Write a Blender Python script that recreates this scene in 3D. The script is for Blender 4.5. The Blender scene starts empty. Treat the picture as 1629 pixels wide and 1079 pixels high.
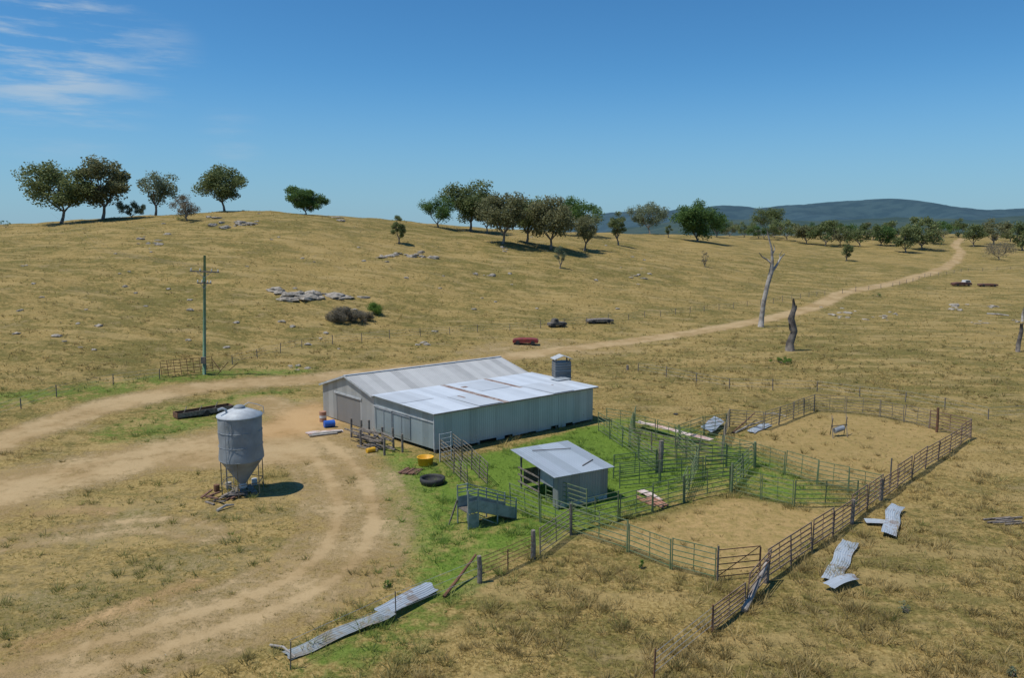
import bpy, math, random
import numpy as np
from mathutils import Vector, Matrix, noise
R = math.radians
rnd = random.Random(7)
C = bpy.context.scene.collection
F = 1250.0; CX = 814.5; CY = 539.5; HC = 16.0
TH = math.atan(170 / F); ST, CT = math.sin(TH), math.cos(TH)

# ------------------------------------------------------------------ terrain height
COLS = [
 (-900, [(60,0),(90,3),(120,7),(160,12),(200,14),(260,14),(400,8)]),
 (-300, [(60,0),(90,3),(120,8),(160,14),(200,16.5),(260,16.5),(400,10)]),
 (0,    [(64,0),(90,3),(120,8.5),(150,13.5),(190,17.2),(230,18),(300,16),(450,8)]),
 (200,  [(72,0),(95,2.3),(125,8),(155,13.5),(185,18),(215,20.1),(250,19.7),(450,8)]),
 (400,  [(84,0),(105,2.3),(130,7.5),(160,13.8),(190,19),(225,22.8),(260,22.3),(450,9)]),
 (600,  [(94,0),(115,1.8),(145,7),(175,12.5),(205,17.5),(240,20.7),(280,20.2),(450,10)]),
 (740,  [(102,0),(125,1.8),(155,6.5),(185,11.5),(215,15.2),(260,17.5),(300,17.3),(450,11)]),
 (950,  [(115,0),(140,1.8),(175,6.5),(210,10.8),(250,14.2),(300,15.8),(350,15.5),(450,13)]),
 (1100, [(125,0),(150,1.3),(190,5),(240,9.8),(290,13.2),(350,14.9),(450,14),(600,12)]),
 (1300, [(145,0),(190,1.8),(240,4.5),(300,8),(400,12),(520,14.3),(620,13)]),
 (1500, [(165,0),(220,2),(280,4.5),(350,7.5),(450,11),(600,14.8),(680,14)]),
 (1700, [(170,0),(250,2),(350,5),(450,8.5),(600,13),(680,13)]),
 (2400, [(170,0),(250,2),(350,5),(450,8.5),(600,13),(680,13)]),
]
YG = np.arange(0, 1500, 2.5); UG = np.arange(-1.5, 1.5, 0.01)
rows = []
for px, pts in COLS:
    ys = [p[0] for p in pts] + [1100, 1500]; zs = [p[1] for p in pts] + [0, -4]
    rows.append(np.interp(YG, ys, zs))
rows = np.array(rows); uc = np.array([(c[0] - CX) / F for c in COLS])
TAB = np.zeros((len(UG), len(YG)))
for j in range(len(YG)): TAB[:, j] = np.interp(UG, uc, rows[:, j])
def gsm(a, s, ax):
    k = np.exp(-0.5 * (np.arange(-3 * s, 3 * s + 1) / s) ** 2); k /= k.sum(); n = 3 * s
    pad = [(0, 0), (0, 0)]; pad[ax] = (n, n)
    return np.apply_along_axis(lambda m: np.convolve(m, k, 'valid'), ax, np.pad(a, pad, mode='edge'))
TAB = gsm(gsm(TAB, 4, 1), 5, 0)
def H(x, y):
    x = np.asarray(x, float); y = np.asarray(y, float)
    yy = np.clip(y, 45, 1490); u = np.clip(x / yy, -1.48, 1.47)
    fu = (u + 1.5) / 0.01; fy = yy / 2.5
    i = np.clip(fu.astype(int), 0, len(UG) - 2); j = np.clip(fy.astype(int), 0, len(YG) - 2)
    a = fu - i; b = fy - j
    z = TAB[i, j]*(1-a)*(1-b) + TAB[i+1, j]*a*(1-b) + TAB[i, j+1]*(1-a)*b + TAB[i+1, j+1]*a*b
    k = np.clip(z / 5, 0, 1)
    z = z + k * (0.4*np.sin(x*0.13+1.2*np.sin(y*0.05)) * np.sin(y*0.11+0.7) + 0.2*np.sin(x*0.37+y*0.21)*np.sin(y*0.33-x*0.12))
    z = z + 0.05*np.sin(x*0.5+0.6*y)*np.sin(y*0.41-0.3*x) + 0.03*np.sin(x*1.3)*np.sin(y*1.1+0.5*x)
    return z
def h1(x, y): return float(H(x, y))
TT = np.concatenate([np.arange(15, 260, 0.25), np.arange(260, 900, 1.0)])
def G(px, py):
    a = (px - CX) / F; b = (py - CY) / F
    dx, dy, dz = a, CT - b * ST, -ST - b * CT
    X = dx * TT; Y = dy * TT; Z = HC + dz * TT; g = Z - H(X, Y)
    w = np.where(g < 0)[0]
    if len(w):
        k = w[0]; k0 = max(k - 1, 0); s = g[k0] / (g[k0] - g[k]) if k > k0 else 0
        x = X[k0] + (X[k] - X[k0]) * s; y = Y[k0] + (Y[k] - Y[k0]) * s
    else:
        k = int(np.argmin(g / TT)); x, y = X[k], Y[k]
    return Vector((x, y, h1(x, y)))
def mpp(p): return (p.y * CT + (HC - p.z) * ST) / F

# ------------------------------------------------------------------ materials
def newmat(name):
    m = bpy.data.materials.new(name); m.use_nodes = True
    nt = m.node_tree; b = nt.nodes['Principled BSDF']
    return m, nt, b
def N(nt, t, **k):
    n = nt.nodes.new(t)
    for a, v in k.items(): setattr(n, a, v)
    return n
def math_(nt, op, a, b=None, clamp=False):
    n = nt.nodes.new('ShaderNodeMath'); n.operation = op; n.use_clamp = clamp
    for i, v in enumerate([a, b]):
        if v is None: continue
        if isinstance(v, (int, float)): n.inputs[i].default_value = v
        else: nt.links.new(v, n.inputs[i])
    return n.outputs[0]
def mix_(nt, f, a, b, bt='MIX'):
    n = nt.nodes.new('ShaderNodeMix'); n.data_type = 'RGBA'; n.blend_type = bt
    for k, v in ((0, f), (6, a), (7, b)):
        if isinstance(v, (int, float)): n.inputs[k].default_value = v
        elif isinstance(v, tuple): n.inputs[k].default_value = (*v[:3], 1)
        else: nt.links.new(v, n.inputs[k])
    return n.outputs[2]
def ramp_(nt, v, lo, hi):
    n = nt.nodes.new('ShaderNodeMapRange'); n.interpolation_type = 'SMOOTHSTEP'
    nt.links.new(v, n.inputs[0]); n.inputs[1].default_value = lo; n.inputs[2].default_value = hi
    return n.outputs[0]
def noise_(nt, co, scale, detail=4, rough=0.6):
    n = nt.nodes.new('ShaderNodeTexNoise'); n.inputs['Scale'].default_value = scale
    n.inputs['Detail'].default_value = detail; n.inputs['Roughness'].default_value = rough
    if co is not None: nt.links.new(co, n.inputs['Vector'])
    return n.outputs[0]
def mat(name, c1, c2, scale=3.0, rough=0.8, metal=0.0, bump=0.3, bscale=None, contrast=(0.35, 0.65)):
    m, nt, b = newmat(name); co = N(nt, 'ShaderNodeTexCoord').outputs['Object']
    n = noise_(nt, co, scale, 5)
    nt.links.new(mix_(nt, ramp_(nt, n, *contrast), c1, c2), b.inputs['Base Color'])
    b.inputs['Roughness'].default_value = rough; b.inputs['Metallic'].default_value = metal
    bp = N(nt, 'ShaderNodeBump'); bp.inputs['Strength'].default_value = bump; bp.inputs['Distance'].default_value = 0.05
    nt.links.new(noise_(nt, co, bscale or scale * 4, 3), bp.inputs['Height']); nt.links.new(bp.outputs[0], b.inputs['Normal'])
    return m
def corr(name, col, axis='X', rust=0.0, rustcol=(0.16, 0.07, 0.035), metal=0.25, rough=0.45, pitch=0.19, sheet=0.76, var=0.22, bstr=0.5, groove=0.14):
    m, nt, b = newmat(name); co = N(nt, 'ShaderNodeTexCoord').outputs['Object']
    sp = N(nt, 'ShaderNodeSeparateXYZ'); nt.links.new(co, sp.inputs[0]); x = sp.outputs[axis]
    sh = math_(nt, 'FLOOR', math_(nt, 'MULTIPLY', x, 1 / sheet))
    wn = nt.nodes.new('ShaderNodeTexWhiteNoise'); wn.noise_dimensions = '1D'; nt.links.new(sh, wn.inputs['W'])
    n = noise_(nt, co, 0.9, 6); n2 = noise_(nt, co, 5.0, 5)
    br = math_(nt, 'ADD', math_(nt, 'MULTIPLY', wn.outputs[0], var), math_(nt, 'MULTIPLY', n, var * 1.3))
    lo = tuple(c * (1 - var) for c in col); hi = tuple(min(1, c * (1 + var)) for c in col)
    c = mix_(nt, ramp_(nt, br, 0.0, var * 2), lo, hi)
    wv = math_(nt, 'SINE', math_(nt, 'MULTIPLY', x, 2 * math.pi / pitch))
    c = mix_(nt, math_(nt, 'MULTIPLY', ramp_(nt, wv, 0.2, -1.0), groove), c, tuple(v * 0.45 for v in col))
    if rust > 0:
        r = math_(nt, 'ADD', math_(nt, 'MULTIPLY', n, 0.6), math_(nt, 'MULTIPLY', n2, 0.4))
        c = mix_(nt, math_(nt, 'MULTIPLY', ramp_(nt, r, 0.62 - rust * 0.3, 0.72 - rust * 0.25), 0.8), c, rustcol)
    nt.links.new(c, b.inputs['Base Color'])
    b.inputs['Metallic'].default_value = metal; b.inputs['Roughness'].default_value = rough
    bp = N(nt, 'ShaderNodeBump'); bp.inputs['Strength'].default_value = bstr; bp.inputs['Distance'].default_value = 0.02
    nt.links.new(wv, bp.inputs['Height']); nt.links.new(bp.outputs[0], b.inputs['Normal'])
    return m
def leafmat(name, c1, c2):
    m, nt, b = newmat(name); co = N(nt, 'ShaderNodeTexCoord').outputs['Object']
    n = noise_(nt, co, 0.45, 3); oi = N(nt, 'ShaderNodeObjectInfo')
    f = math_(nt, 'ADD', ramp_(nt, n, 0.35, 0.65), math_(nt, 'MULTIPLY', math_(nt, 'SUBTRACT', oi.outputs['Random'], 0.5), 0.5), True)
    cc = mix_(nt, f, c1, c2)
    nt.links.new(cc, b.inputs['Base Color']); b.inputs['Roughness'].default_value = 0.6
    b.inputs['Specular IOR Level'].default_value = 0.25
    tr = N(nt, 'ShaderNodeBsdfTranslucent'); nt.links.new(cc, tr.inputs[0]); ms = N(nt, 'ShaderNodeMixShader'); ms.inputs[0].default_value = 0.45
    nt.links.new(b.outputs[0], ms.inputs[1]); nt.links.new(tr.outputs[0], ms.inputs[2]); nt.links.new(ms.outputs[0], nt.nodes['Material Output'].inputs[0])
    return m
M = {}
M['wall_x'] = corr('grey_cladding', (0.43, 0.465, 0.475), 'X', 0.08, var=0.16, groove=.1, bstr=.3)
M['wall_dark_x'] = corr('dark_cladding', (0.27, 0.29, 0.30), 'X', 0.12)
M['louvre'] = corr('dark_louvred_cladding', (0.17, 0.18, 0.185), 'Z', 0.0, pitch=.22, groove=.5)
M['wall_y'] = corr('pale_cladding', (0.37, 0.385, 0.38), 'Y', 0.0, groove=.1)
M['door'] = corr('door_cladding', (0.24, 0.24, 0.235), 'Y', 0.0, var=0.08)
M['lean_wall'] = corr('blue_grey_cladding', (0.28, 0.34, 0.355), 'Y', 0.02, groove=.08, bstr=.3)
M['roof'] = corr('weathered_roof_sheet', (0.45, 0.455, 0.44), 'X', 0.1, rustcol=(0.34, 0.3, 0.25), metal=0.1, rough=0.6, groove=.12)
M['roof_new'] = corr('bright_roof_sheet', (0.58, 0.63, 0.67), 'X', 0.0, metal=0.1, rough=0.5, var=0.14, groove=.08, bstr=.35)
M['roof_grey'] = corr('greyer_roof_sheet', (0.50, 0.54, 0.57), 'X', 0.0, metal=0.1, rough=0.55, var=0.1, groove=.08, bstr=.35)
M['roof_rust'] = corr('rusty_roof_sheet', (0.34, 0.30, 0.27), 'X', 0.65, metal=0.0, rough=0.9)
M['roof_small'] = corr('dull_roof_sheet', (0.38, 0.43, 0.47), 'X', 0.08, metal=0.2, rough=0.5, groove=.1)
M['silo'] = mat('dull_galvanised_sheet', (0.28, 0.31, 0.33), (0.215, 0.24, 0.26), 1.1, 0.65, 0.1, 0.15)
M['silo_lid'] = mat('pale_lid_sheet', (0.52, 0.56, 0.58), (0.4, 0.43, 0.45), 1.5, 0.65, 0.1, 0.15)
M['galv'] = mat('galvanised_steel', (0.36, 0.39, 0.41), (0.24, 0.26, 0.28), 1.2, 0.6, 0.15, 0.25)
M['galv_light'] = mat('pale_galvanised_steel', (0.5, 0.53, 0.54), (0.36, 0.38, 0.39), 2.0, 0.6, 0.1, 0.15)
M['scrap'] = corr('scrap_sheet', (0.40, 0.45, 0.49), 'Y', 0.35, metal=0.1, pitch=0.11, rustcol=(0.26, 0.2, 0.15), groove=.1, bstr=.3)
M['scrap_dull'] = corr('dull_scrap_sheet', (0.28, 0.32, 0.335), 'Y', 0.5, metal=0.05, pitch=0.11, rustcol=(0.22, 0.18, 0.12), rough=0.7, groove=.14, bstr=.4)
M['scrap_pink'] = corr('pink_scrap_sheet', (0.6, 0.5, 0.46), 'Y', 0.5, metal=0.0, pitch=0.11, rustcol=(0.36, 0.2, 0.15), groove=.1, bstr=.3)
M['steel_dark'] = mat('dark_old_steel', (0.10, 0.095, 0.085), (0.2, 0.17, 0.14), 4, 0.7, 0.2)
M['rust'] = mat('rusted_steel', (0.20, 0.095, 0.05), (0.11, 0.06, 0.035), 4, 0.9, 0.0)
M['green_steel'] = mat('green_painted_steel', (0.10, 0.17, 0.07), (0.20, 0.22, 0.12), 2, 0.7, 0.0)
M['grey_steel'] = mat('weathered_grey_steel', (0.25, 0.215, 0.155), (0.15, 0.125, 0.09), 3, 0.7, 0.0)
M['brown_steel'] = mat('rusty_brown_rail', (0.19, 0.11, 0.07), (0.28, 0.21, 0.155), 1.2, 0.9)
M['ramp_steel'] = mat('grey_green_sheet_steel', (0.30, 0.35, 0.32), (0.2, 0.24, 0.21), 2.5, 0.6, 0.1)
M['wood'] = mat('weathered_wood', (0.26, 0.225, 0.19), (0.13, 0.11, 0.09), 5, 0.95, 0, 0.5)
M['wood_red'] = mat('reddish_sleeper_wood', (0.20, 0.10, 0.065), (0.12, 0.07, 0.05), 5, 0.95, 0, 0.5)
M['dead'] = mat('bare_dead_wood', (0.42, 0.39, 0.35), (0.2, 0.175, 0.155), 1.3, 0.95, 0, 0.6)
M['charred'] = mat('charred_dead_wood', (0.22, 0.19, 0.16), (0.07, 0.06, 0.055), 1.3, 0.95, 0, 0.6)
M['bark'] = mat('gum_bark', (0.26, 0.22, 0.18), (0.13, 0.11, 0.09), 1.0, 0.95, 0, 0.4)
M['pole'] = mat('green_treated_pole', (0.11, 0.21, 0.12), (0.17, 0.26, 0.17), 2, 0.9)
M['yellow'] = mat('yellow_plastic', (0.75, 0.42, 0.02), (0.62, 0.34, 0.02), 3, 0.5)
M['black'] = mat('black_rubber', (0.02, 0.02, 0.02), (0.035, 0.035, 0.035), 3, 0.7)
M['blue'] = mat('blue_plastic', (0.02, 0.12, 0.5), (0.02, 0.09, 0.38), 3, 0.5)
M['orange'] = mat('faded_orange_paint', (0.42, 0.22, 0.14), (0.3, 0.16, 0.11), 3, 0.7)
M['white'] = mat('chalky_white_paint', (0.62, 0.63, 0.62), (0.45, 0.46, 0.44), 3, 0.6)
M['red'] = mat('faded_red_paint', (0.26, 0.035, 0.03), (0.15, 0.03, 0.025), 3, 0.6)
M['brownpaint'] = mat('rusty_brown_paint', (0.17, 0.07, 0.045), (0.09, 0.05, 0.04), 3, 0.8)
M['near_black'] = mat('dark_opening', (0.015, 0.015, 0.015), (0.02, 0.02, 0.02), 3, 0.9)
M['concrete'] = mat('old_concrete', (0.38, 0.36, 0.32), (0.28, 0.26, 0.23), 3, 0.9)
M['rock'] = mat('lichen_granite', (0.42, 0.375, 0.31), (0.18, 0.16, 0.13), 1.8, 0.95, 0, 0.6)
M['l_olive'] = leafmat('olive_gum_leaves', (0.135, 0.175, 0.065), (0.23, 0.265, 0.11))
M['l_dark'] = leafmat('dark_green_leaves', (0.07, 0.14, 0.038), (0.14, 0.225, 0.065))
M['l_brown'] = leafmat('brownish_gum_leaves', (0.175, 0.185, 0.085), (0.255, 0.255, 0.13))
M['l_grey'] = leafmat('grey_green_leaves', (0.17, 0.21, 0.125), (0.245, 0.28, 0.17))
M['l_purple'] = leafmat('dull_grey_brown_twigs', (0.20, 0.18, 0.13), (0.27, 0.24, 0.175))
M['l_bright'] = leafmat('bright_green_leaves', (0.12, 0.21, 0.035), (0.19, 0.29, 0.06))

# ------------------------------------------------------------------ mesh helper
class MB:
    def __init__(s): s.v = []; s.f = []
    def add(s, vs, fs):
        o = len(s.v); s.v += [tuple(v) for v in vs]; s.f += [tuple(i + o for i in f) for f in fs]; return s
    def box(s, c, d, rz=0):
        cx, cy, cz = c; a, b, e = d[0]/2, d[1]/2, d[2]/2; cc, ss = math.cos(rz), math.sin(rz)
        vs = [(cx+x*cc-y*ss, cy+x*ss+y*cc, cz+z) for x, y, z in ((-a,-b,-e),(a,-b,-e),(a,b,-e),(-a,b,-e),(-a,-b,e),(a,-b,e),(a,b,e),(-a,b,e))]
        return s.add(vs, [(0,3,2,1),(4,5,6,7),(0,1,5,4),(1,2,6,5),(2,3,7,6),(3,0,4,7)])
    def bar(s, p, q, w, h=None):
        h = h or w; p = Vector(p); q = Vector(q); d = (q - p).normalized()
        up = Vector((0,0,1)) if abs(d.z) < 0.9 else Vector((1,0,0))
        sd = d.cross(up).normalized() * (w/2); u2 = sd.cross(d).normalized() * (h/2)
        vs = [p-sd-u2, p+sd-u2, p+sd+u2, p-sd+u2, q-sd-u2, q+sd-u2, q+sd+u2, q-sd+u2]
        return s.add(vs, [(0,3,2,1),(4,5,6,7),(0,1,5,4),(1,2,6,5),(2,3,7,6),(3,0,4,7)])
    def path(s, pts, rad, n=8):
        pts = [Vector(p) for p in pts]; o = []
        for i, p in enumerate(pts):
            d = (pts[min(i+1, len(pts)-1)] - pts[max(i-1, 0)]).normalized()
            up = Vector((0,1,0)) if abs(d.y) < 0.9 else Vector((1,0,0))
            a = d.cross(up).normalized(); b = d.cross(a)
            for k in range(n):
                t = 2*math.pi*k/n; o.append(p + (a*math.cos(t) + b*math.sin(t)) * rad[i])
        fs = []
        for i in range(len(pts)-1):
            for k in range(n): fs.append((i*n+k, i*n+(k+1)%n, (i+1)*n+(k+1)%n, (i+1)*n+k))
        fs.append(tuple(range(n))); fs.append(tuple((len(pts)-1)*n + k for k in reversed(range(n))))
        return s.add(o, fs)
    def tube(s, p, q, r, n=6): return s.path([p, q], [r, r], n)
    def lathe(s, prof, n=32, c=(0,0,0), dent=0.0):
        vs = []
        for r, z in prof:
            for k in range(n):
                t = 2*math.pi*k/n; rr = r
                if dent: rr = r + dent * noise.noise(Vector((math.cos(t)*2, math.sin(t)*2, z*1.1)))
                vs.append((c[0]+rr*math.cos(t), c[1]+rr*math.sin(t), c[2]+z))
        fs = [(i*n+k, i*n+(k+1)%n, (i+1)*n+(k+1)%n, (i+1)*n+k) for i in range(len(prof)-1) for k in range(n)]
        return s.add(vs, fs)
    def slab(s, q, t):
        q = [Vector(p) for p in q]; nrm = (q[1]-q[0]).cross(q[3]-q[0]).normalized()
        vs = q + [p - nrm*t for p in q]
        return s.add(vs, [(0,1,2,3),(7,6,5,4),(0,4,5,1),(1,5,6,2),(2,6,7,3),(3,7,4,0)])
    def build(s, name, m, parent=None, smooth=False, label=None, loc=None, rotz=0):
        me = bpy.data.meshes.new(name); me.from_pydata(s.v, [], s.f); me.update()
        me.materials.append(m)
        if smooth: me.polygons.foreach_set('use_smooth', [True]*len(me.polygons))
        o = bpy.data.objects.new(name, me); C.objects.link(o)
        if parent: o.parent = parent
        if label: o['label'] = label
        if loc is not None: o.location = loc; o.rotation_euler[2] = rotz
        return o
def tag(o, label, cat, group=None):
    o['label'] = label; o['category'] = cat
    if group: o['group'] = group
    return o
def thing(name, label, cat, loc=(0,0,0), rotz=0, group=None):
    o = bpy.data.objects.new(name, None); C.objects.link(o); o.location = loc; o.rotation_euler[2] = rotz
    o.empty_display_size = 0.3
    return tag(o, label, cat, group)
def dup(root):
    r = root.copy(); C.objects.link(r)
    for ch in list(root.children):
        c = ch.copy(); C.objects.link(c); c.parent = r
        for g in list(ch.children):
            d = g.copy(); C.objects.link(d); d.parent = c
    return r
ORD = ['first','second','third','fourth','fifth','sixth','seventh','eighth','ninth','tenth','eleventh','twelfth','thirteenth','fourteenth','fifteenth','sixteenth','seventeenth','eighteenth','nineteenth','twentieth','twenty-first','twenty-second','twenty-third','twenty-fourth','twenty-fifth','twenty-sixth','twenty-seventh','twenty-eighth']

# ------------------------------------------------------------------ ground masks
def W(pts, closed=False):
    P = [(G(*p).x, G(*p).y) for p in pts]; n = len(P); out = []
    rng = range(n) if closed else range(n-1)
    for i in rng:
        if closed: p0, p1, p2, p3 = P[i-1], P[i], P[(i+1)%n], P[(i+2)%n]
        else: p0, p1, p2, p3 = P[max(i-1,0)], P[i], P[i+1], P[min(i+2,n-1)]
        for t in (0, .25, .5, .75):
            out.append(tuple(.5*((2*p1[k]) + (-p0[k]+p2[k])*t + (2*p0[k]-5*p1[k]+4*p2[k]-p3[k])*t*t + (-p0[k]+3*p1[k]-3*p2[k]+p3[k])*t**3) for k in (0,1)))
    if not closed: out.append(P[-1])
    return out
def dpoly(x, y, pts):
    d = np.full(x.shape, 1e9)
    for (ax, ay), (bx, by) in zip(pts[:-1], pts[1:]):
        vx, vy = bx-ax, by-ay; L = vx*vx+vy*vy + 1e-9
        t = np.clip(((x-ax)*vx + (y-ay)*vy)/L, 0, 1)
        d = np.minimum(d, np.hypot(x-ax-t*vx, y-ay-t*vy))
    return d
def sdf(x, y, pts):
    d = dpoly(x, y, pts + [pts[0]]); ins = np.zeros(x.shape, bool); n = len(pts)
    for i in range(n):
        (ax, ay), (bx, by) = pts[i], pts[(i+1) % n]
        c = ((ay > y) != (by > y)) & (x < (bx-ax)*(y-ay)/((by-ay) + 1e-12) + ax)
        ins ^= c
    return np.where(ins, -d, d)
def sm(v, lo, hi):
    t = np.clip((v-lo)/(hi-lo), 0, 1); return t*t*(3-2*t)
def P2(pts): return [(G(*p).x, G(*p).y) for p in pts]
ROADL = W([(-120,765),(-40,722),(30,692),(90,672),(160,650),(230,632),(310,618),(400,609),(490,604),(560,597),(640,589),(720,580),(800,570),(870,560)])
ROADR = W([(870,560),(950,550),(1050,537),(1130,524),(1200,512),(1262,499),(1310,483),(1340,467),(1400,455),(1450,443),(1498,428),(1522,413),(1528,398),(1519,390),(1532,379)])
TRACK = W([(-120,835),(0,782),(120,752),(230,728),(330,705),(420,690),(500,685)])
TRACK2 = W([(420,640),(455,655),(500,668),(540,672)])
LOOP = W([(490,700),(540,745),(565,800),(560,850),(520,905),(440,950),(340,985),(220,1025),(80,1065),(-60,1110)])
LOOP2 = W([(-60,880),(100,850),(250,835),(330,850)])
SCRAPE = W([(40,1028),(120,1000),(200,968),(310,928)])
SCRAPE2 = W([(60,818),(110,812),(170,815)])
YARD = W([(545,655),(520,640),(480,640),(430,665),(340,700),(230,735),(270,750),(400,745),(490,740),(530,720),(515,700),(540,692)], True)
OR1 = W([(520,645),(480,650),(440,668),(400,690),(470,690),(530,672)], True)
PEN1 = P2([(935,852),(1165,788),(1262,808),(1365,812),(1355,830),(1210,918),(1140,922),(1010,885)])
PEN2 = W([(1190,690),(1215,672),(1290,654),(1400,664),(1530,692),(1410,778),(1250,742)], True)
GREEN = W([(590,700),(700,735),(820,712),(950,672),(1010,665),(1130,690),(1210,725),(1330,790),(1250,800),(1165,780),(1060,800),(960,835),(900,850),(820,880),(740,935),(650,925),(620,860),(600,790)], True)
GREENB = W([(715,735),(830,708),(945,675),(1000,700),(1100,745),(1080,775),(970,805),(890,830),(800,790),(760,760)], True)
GREENF = W([(430,1079),(560,985),(700,915),(790,880),(700,1000),(560,1079)], True)
GREENL = W([(-100,690),(0,655),(150,635),(300,608),(480,596),(470,585),(300,592),(100,615),(-100,640)], True)
GREENM = W([(150,690),(260,650),(380,628),(480,620),(470,645),(380,690),(250,715),(150,705)], True)
PATCH1 = W([(720,560),(820,540),(1000,545),(1010,560),(860,575)], True)
LAWNL = W([(-100,900),(60,830),(250,760),(470,750),(530,820),(480,915),(300,985),(-60,1080)], True)
def rut(d, o, w): return np.exp(-((d-o)/w)**2)
def masks(x, y):
    dl = dpoly(x, y, ROADL); dr = dpoly(x, y, ROADR); dt = dpoly(x, y, TRACK); lp = dpoly(x, y, LOOP); l2 = dpoly(x, y, LOOP2)
    d = (1 - sm(dl, 1.2, 3.8)) * (0.82 + 0.18*rut(dl, .9, .45))
    d = np.maximum(d, (1 - sm(dr, 1.1, 2.9)) * (0.82 + 0.18*rut(dr, .9, .45)))
    d = np.maximum(d, (1 - sm(dt, 1.6, 7.0)) * (0.8 + 0.2*rut(dt, 1.0, .4)))
    d = np.maximum(d, 0.8*(1 - sm(dpoly(x, y, TRACK2), 1.0, 3.8)))
    d = np.maximum(d, 0.95*(1 - sm(sdf(x, y, YARD), -2.5, 2.2)))
    d = np.maximum(d, 0.62 * (1 - sm(lp, 1.0, 6.0)) + 0.32*rut(lp, 1.0, .35)*(lp < 3) + 0.18*rut(lp, 3.0, .35))
    d = np.maximum(d, 0.44 * (1 - sm(l2, 0.5, 4.5)) + 0.22*rut(l2, .9, .35))
    d = np.maximum(d, 0.68 * (1 - sm(dpoly(x, y, SCRAPE), 0.0, 1.4)))
    d = np.maximum(d, 0.6 * (1 - sm(dpoly(x, y, SCRAPE2), 0.1, 1.6)))
    d = np.maximum(d, 0.30 * (1 - sm(sdf(x, y, LAWNL), -4, 4)))
    d = np.maximum(d, 0.45 * (1 - sm(sdf(x, y, PATCH1), -3, 3)))
    g = 0.66 * (1 - sm(sdf(x, y, GREEN), -2.0, 2.5))
    g = np.maximum(g, 1.0 * (1 - sm(sdf(x, y, GREENB), -1.5, 1.5)))
    g = np.maximum(g, 0.50 * (1 - sm(sdf(x, y, GREENF), -1.5, 2.0)))
    g = np.maximum(g, 0.40 * (1 - sm(sdf(x, y, GREENL), -2, 3)))
    g = np.maximum(g, 0.42 * (1 - sm(sdf(x, y, GREENM), -1, 2)))
    g = np.maximum(g, 0.22 * (1 - sm(sdf(x, y, LAWNL), -4, 3)))
    s1 = sdf(x, y, PEN1); s2 = sdf(x, y, PEN2)
    p = 1 - sm(s1, -1.2, 0.4)
    p = np.maximum(p, 0.72 * (1 - sm(s2, -2.0, 0.8)))
    o = 0.6*(1 - sm(sdf(x, y, OR1), -0.5, 2.0))
    o = np.maximum(o, 0.5*(1 - sm(dpoly(x, y, SCRAPE), 0.2, 1.1)))
    o = np.maximum(o, 0.4*(1 - sm(dpoly(x, y, SCRAPE2), 0.2, 1.4)))
    g = g * (1 - p)
    return d, g, p, o

# ------------------------------------------------------------------ ground mesh
az = np.concatenate([np.linspace(-180, -40, 36)[:-1], np.linspace(-40, 40, 440), np.linspace(40, 180, 36)[1:-1]])
az = np.radians(az); rr = np.concatenate([[2, 8], np.geomspace(16, 1450, 820), [1900, 3000, 5000, 9000]])
A_, R_ = np.meshgrid(az, rr); X = (R_*np.sin(A_)).ravel(); Y = (R_*np.cos(A_)).ravel(); Z = H(X, Y)
na, nr = len(az), len(rr)
ii, jj = np.meshgrid(np.arange(nr-1), np.arange(na), indexing='ij'); j2 = (jj+1) % na
faces = np.stack([ii*na+jj, ii*na+j2, (ii+1)*na+j2, (ii+1)*na+jj], -1).reshape(-1, 4)[:, ::-1]
def npmesh(name, V, Fc, k):
    me = bpy.data.meshes.new(name); me.vertices.add(len(V)); me.vertices.foreach_set('co', V.astype(np.float32).ravel())
    me.loops.add(Fc.size); me.loops.foreach_set('vertex_index', Fc.astype(np.int32).ravel())
    me.polygons.add(len(Fc)); me.polygons.foreach_set('loop_start', np.arange(0, Fc.size, k, dtype=np.int32))
    me.update(calc_edges=True); me.validate(); return me
V = np.stack([X, Y, Z], -1)
me = npmesh('ground', V, faces, 4)
d, g, p, o_ = masks(X, Y)
colr = np.stack([d, g, p, o_], -1)
at = me.color_attributes.new('cover', 'FLOAT_COLOR', 'POINT'); at.data.foreach_set('color', colr.astype(np.float32).ravel())
me.polygons.foreach_set('use_smooth', np.ones(len(me.polygons), bool))
ground = bpy.data.objects.new('ground', me); C.objects.link(ground); ground['kind'] = 'structure'
m, nt, b = newmat('paddock_ground'); me.materials.append(m)
co = N(nt, 'ShaderNodeTexCoord').outputs['Object']
at = N(nt, 'ShaderNodeAttribute', attribute_name='cover'); sc = N(nt, 'ShaderNodeSeparateColor'); nt.links.new(at.outputs['Color'], sc.inputs[0])
Dm, Gm, Pm, Om = sc.outputs[0], sc.outputs[1], sc.outputs[2], at.outputs['Alpha']
big = noise_(nt, co, 0.03, 4); mid = noise_(nt, co, 0.2, 4, 0.62); fine = noise_(nt, co, 1.6, 4, 0.7); vf = noise_(nt, co, 6.0, 4, 0.78)
mp = N(nt, 'ShaderNodeMapping'); mp.inputs['Scale'].default_value = (0.3, 1.0, 1.0); mp.inputs['Rotation'].default_value = (0, 0, 0.25)
nt.links.new(co, mp.inputs[0]); strk = noise_(nt, mp.outputs[0], 0.35, 4, 0.65)
straw = mix_(nt, ramp_(nt, vf, 0.40, 0.60), (0.215, 0.152, 0.048), (0.40, 0.295, 0.115))
olive = mix_(nt, ramp_(nt, vf, 0.38, 0.60), (0.110, 0.094, 0.025), (0.225, 0.185, 0.06))
gr = math_(nt, 'ADD', math_(nt, 'MULTIPLY', mid, 0.40), math_(nt, 'ADD', math_(nt, 'MULTIPLY', fine, 0.30), math_(nt, 'MULTIPLY', big, 0.30)))
c = mix_(nt, ramp_(nt, gr, 0.45, 0.55), straw, olive)
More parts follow.
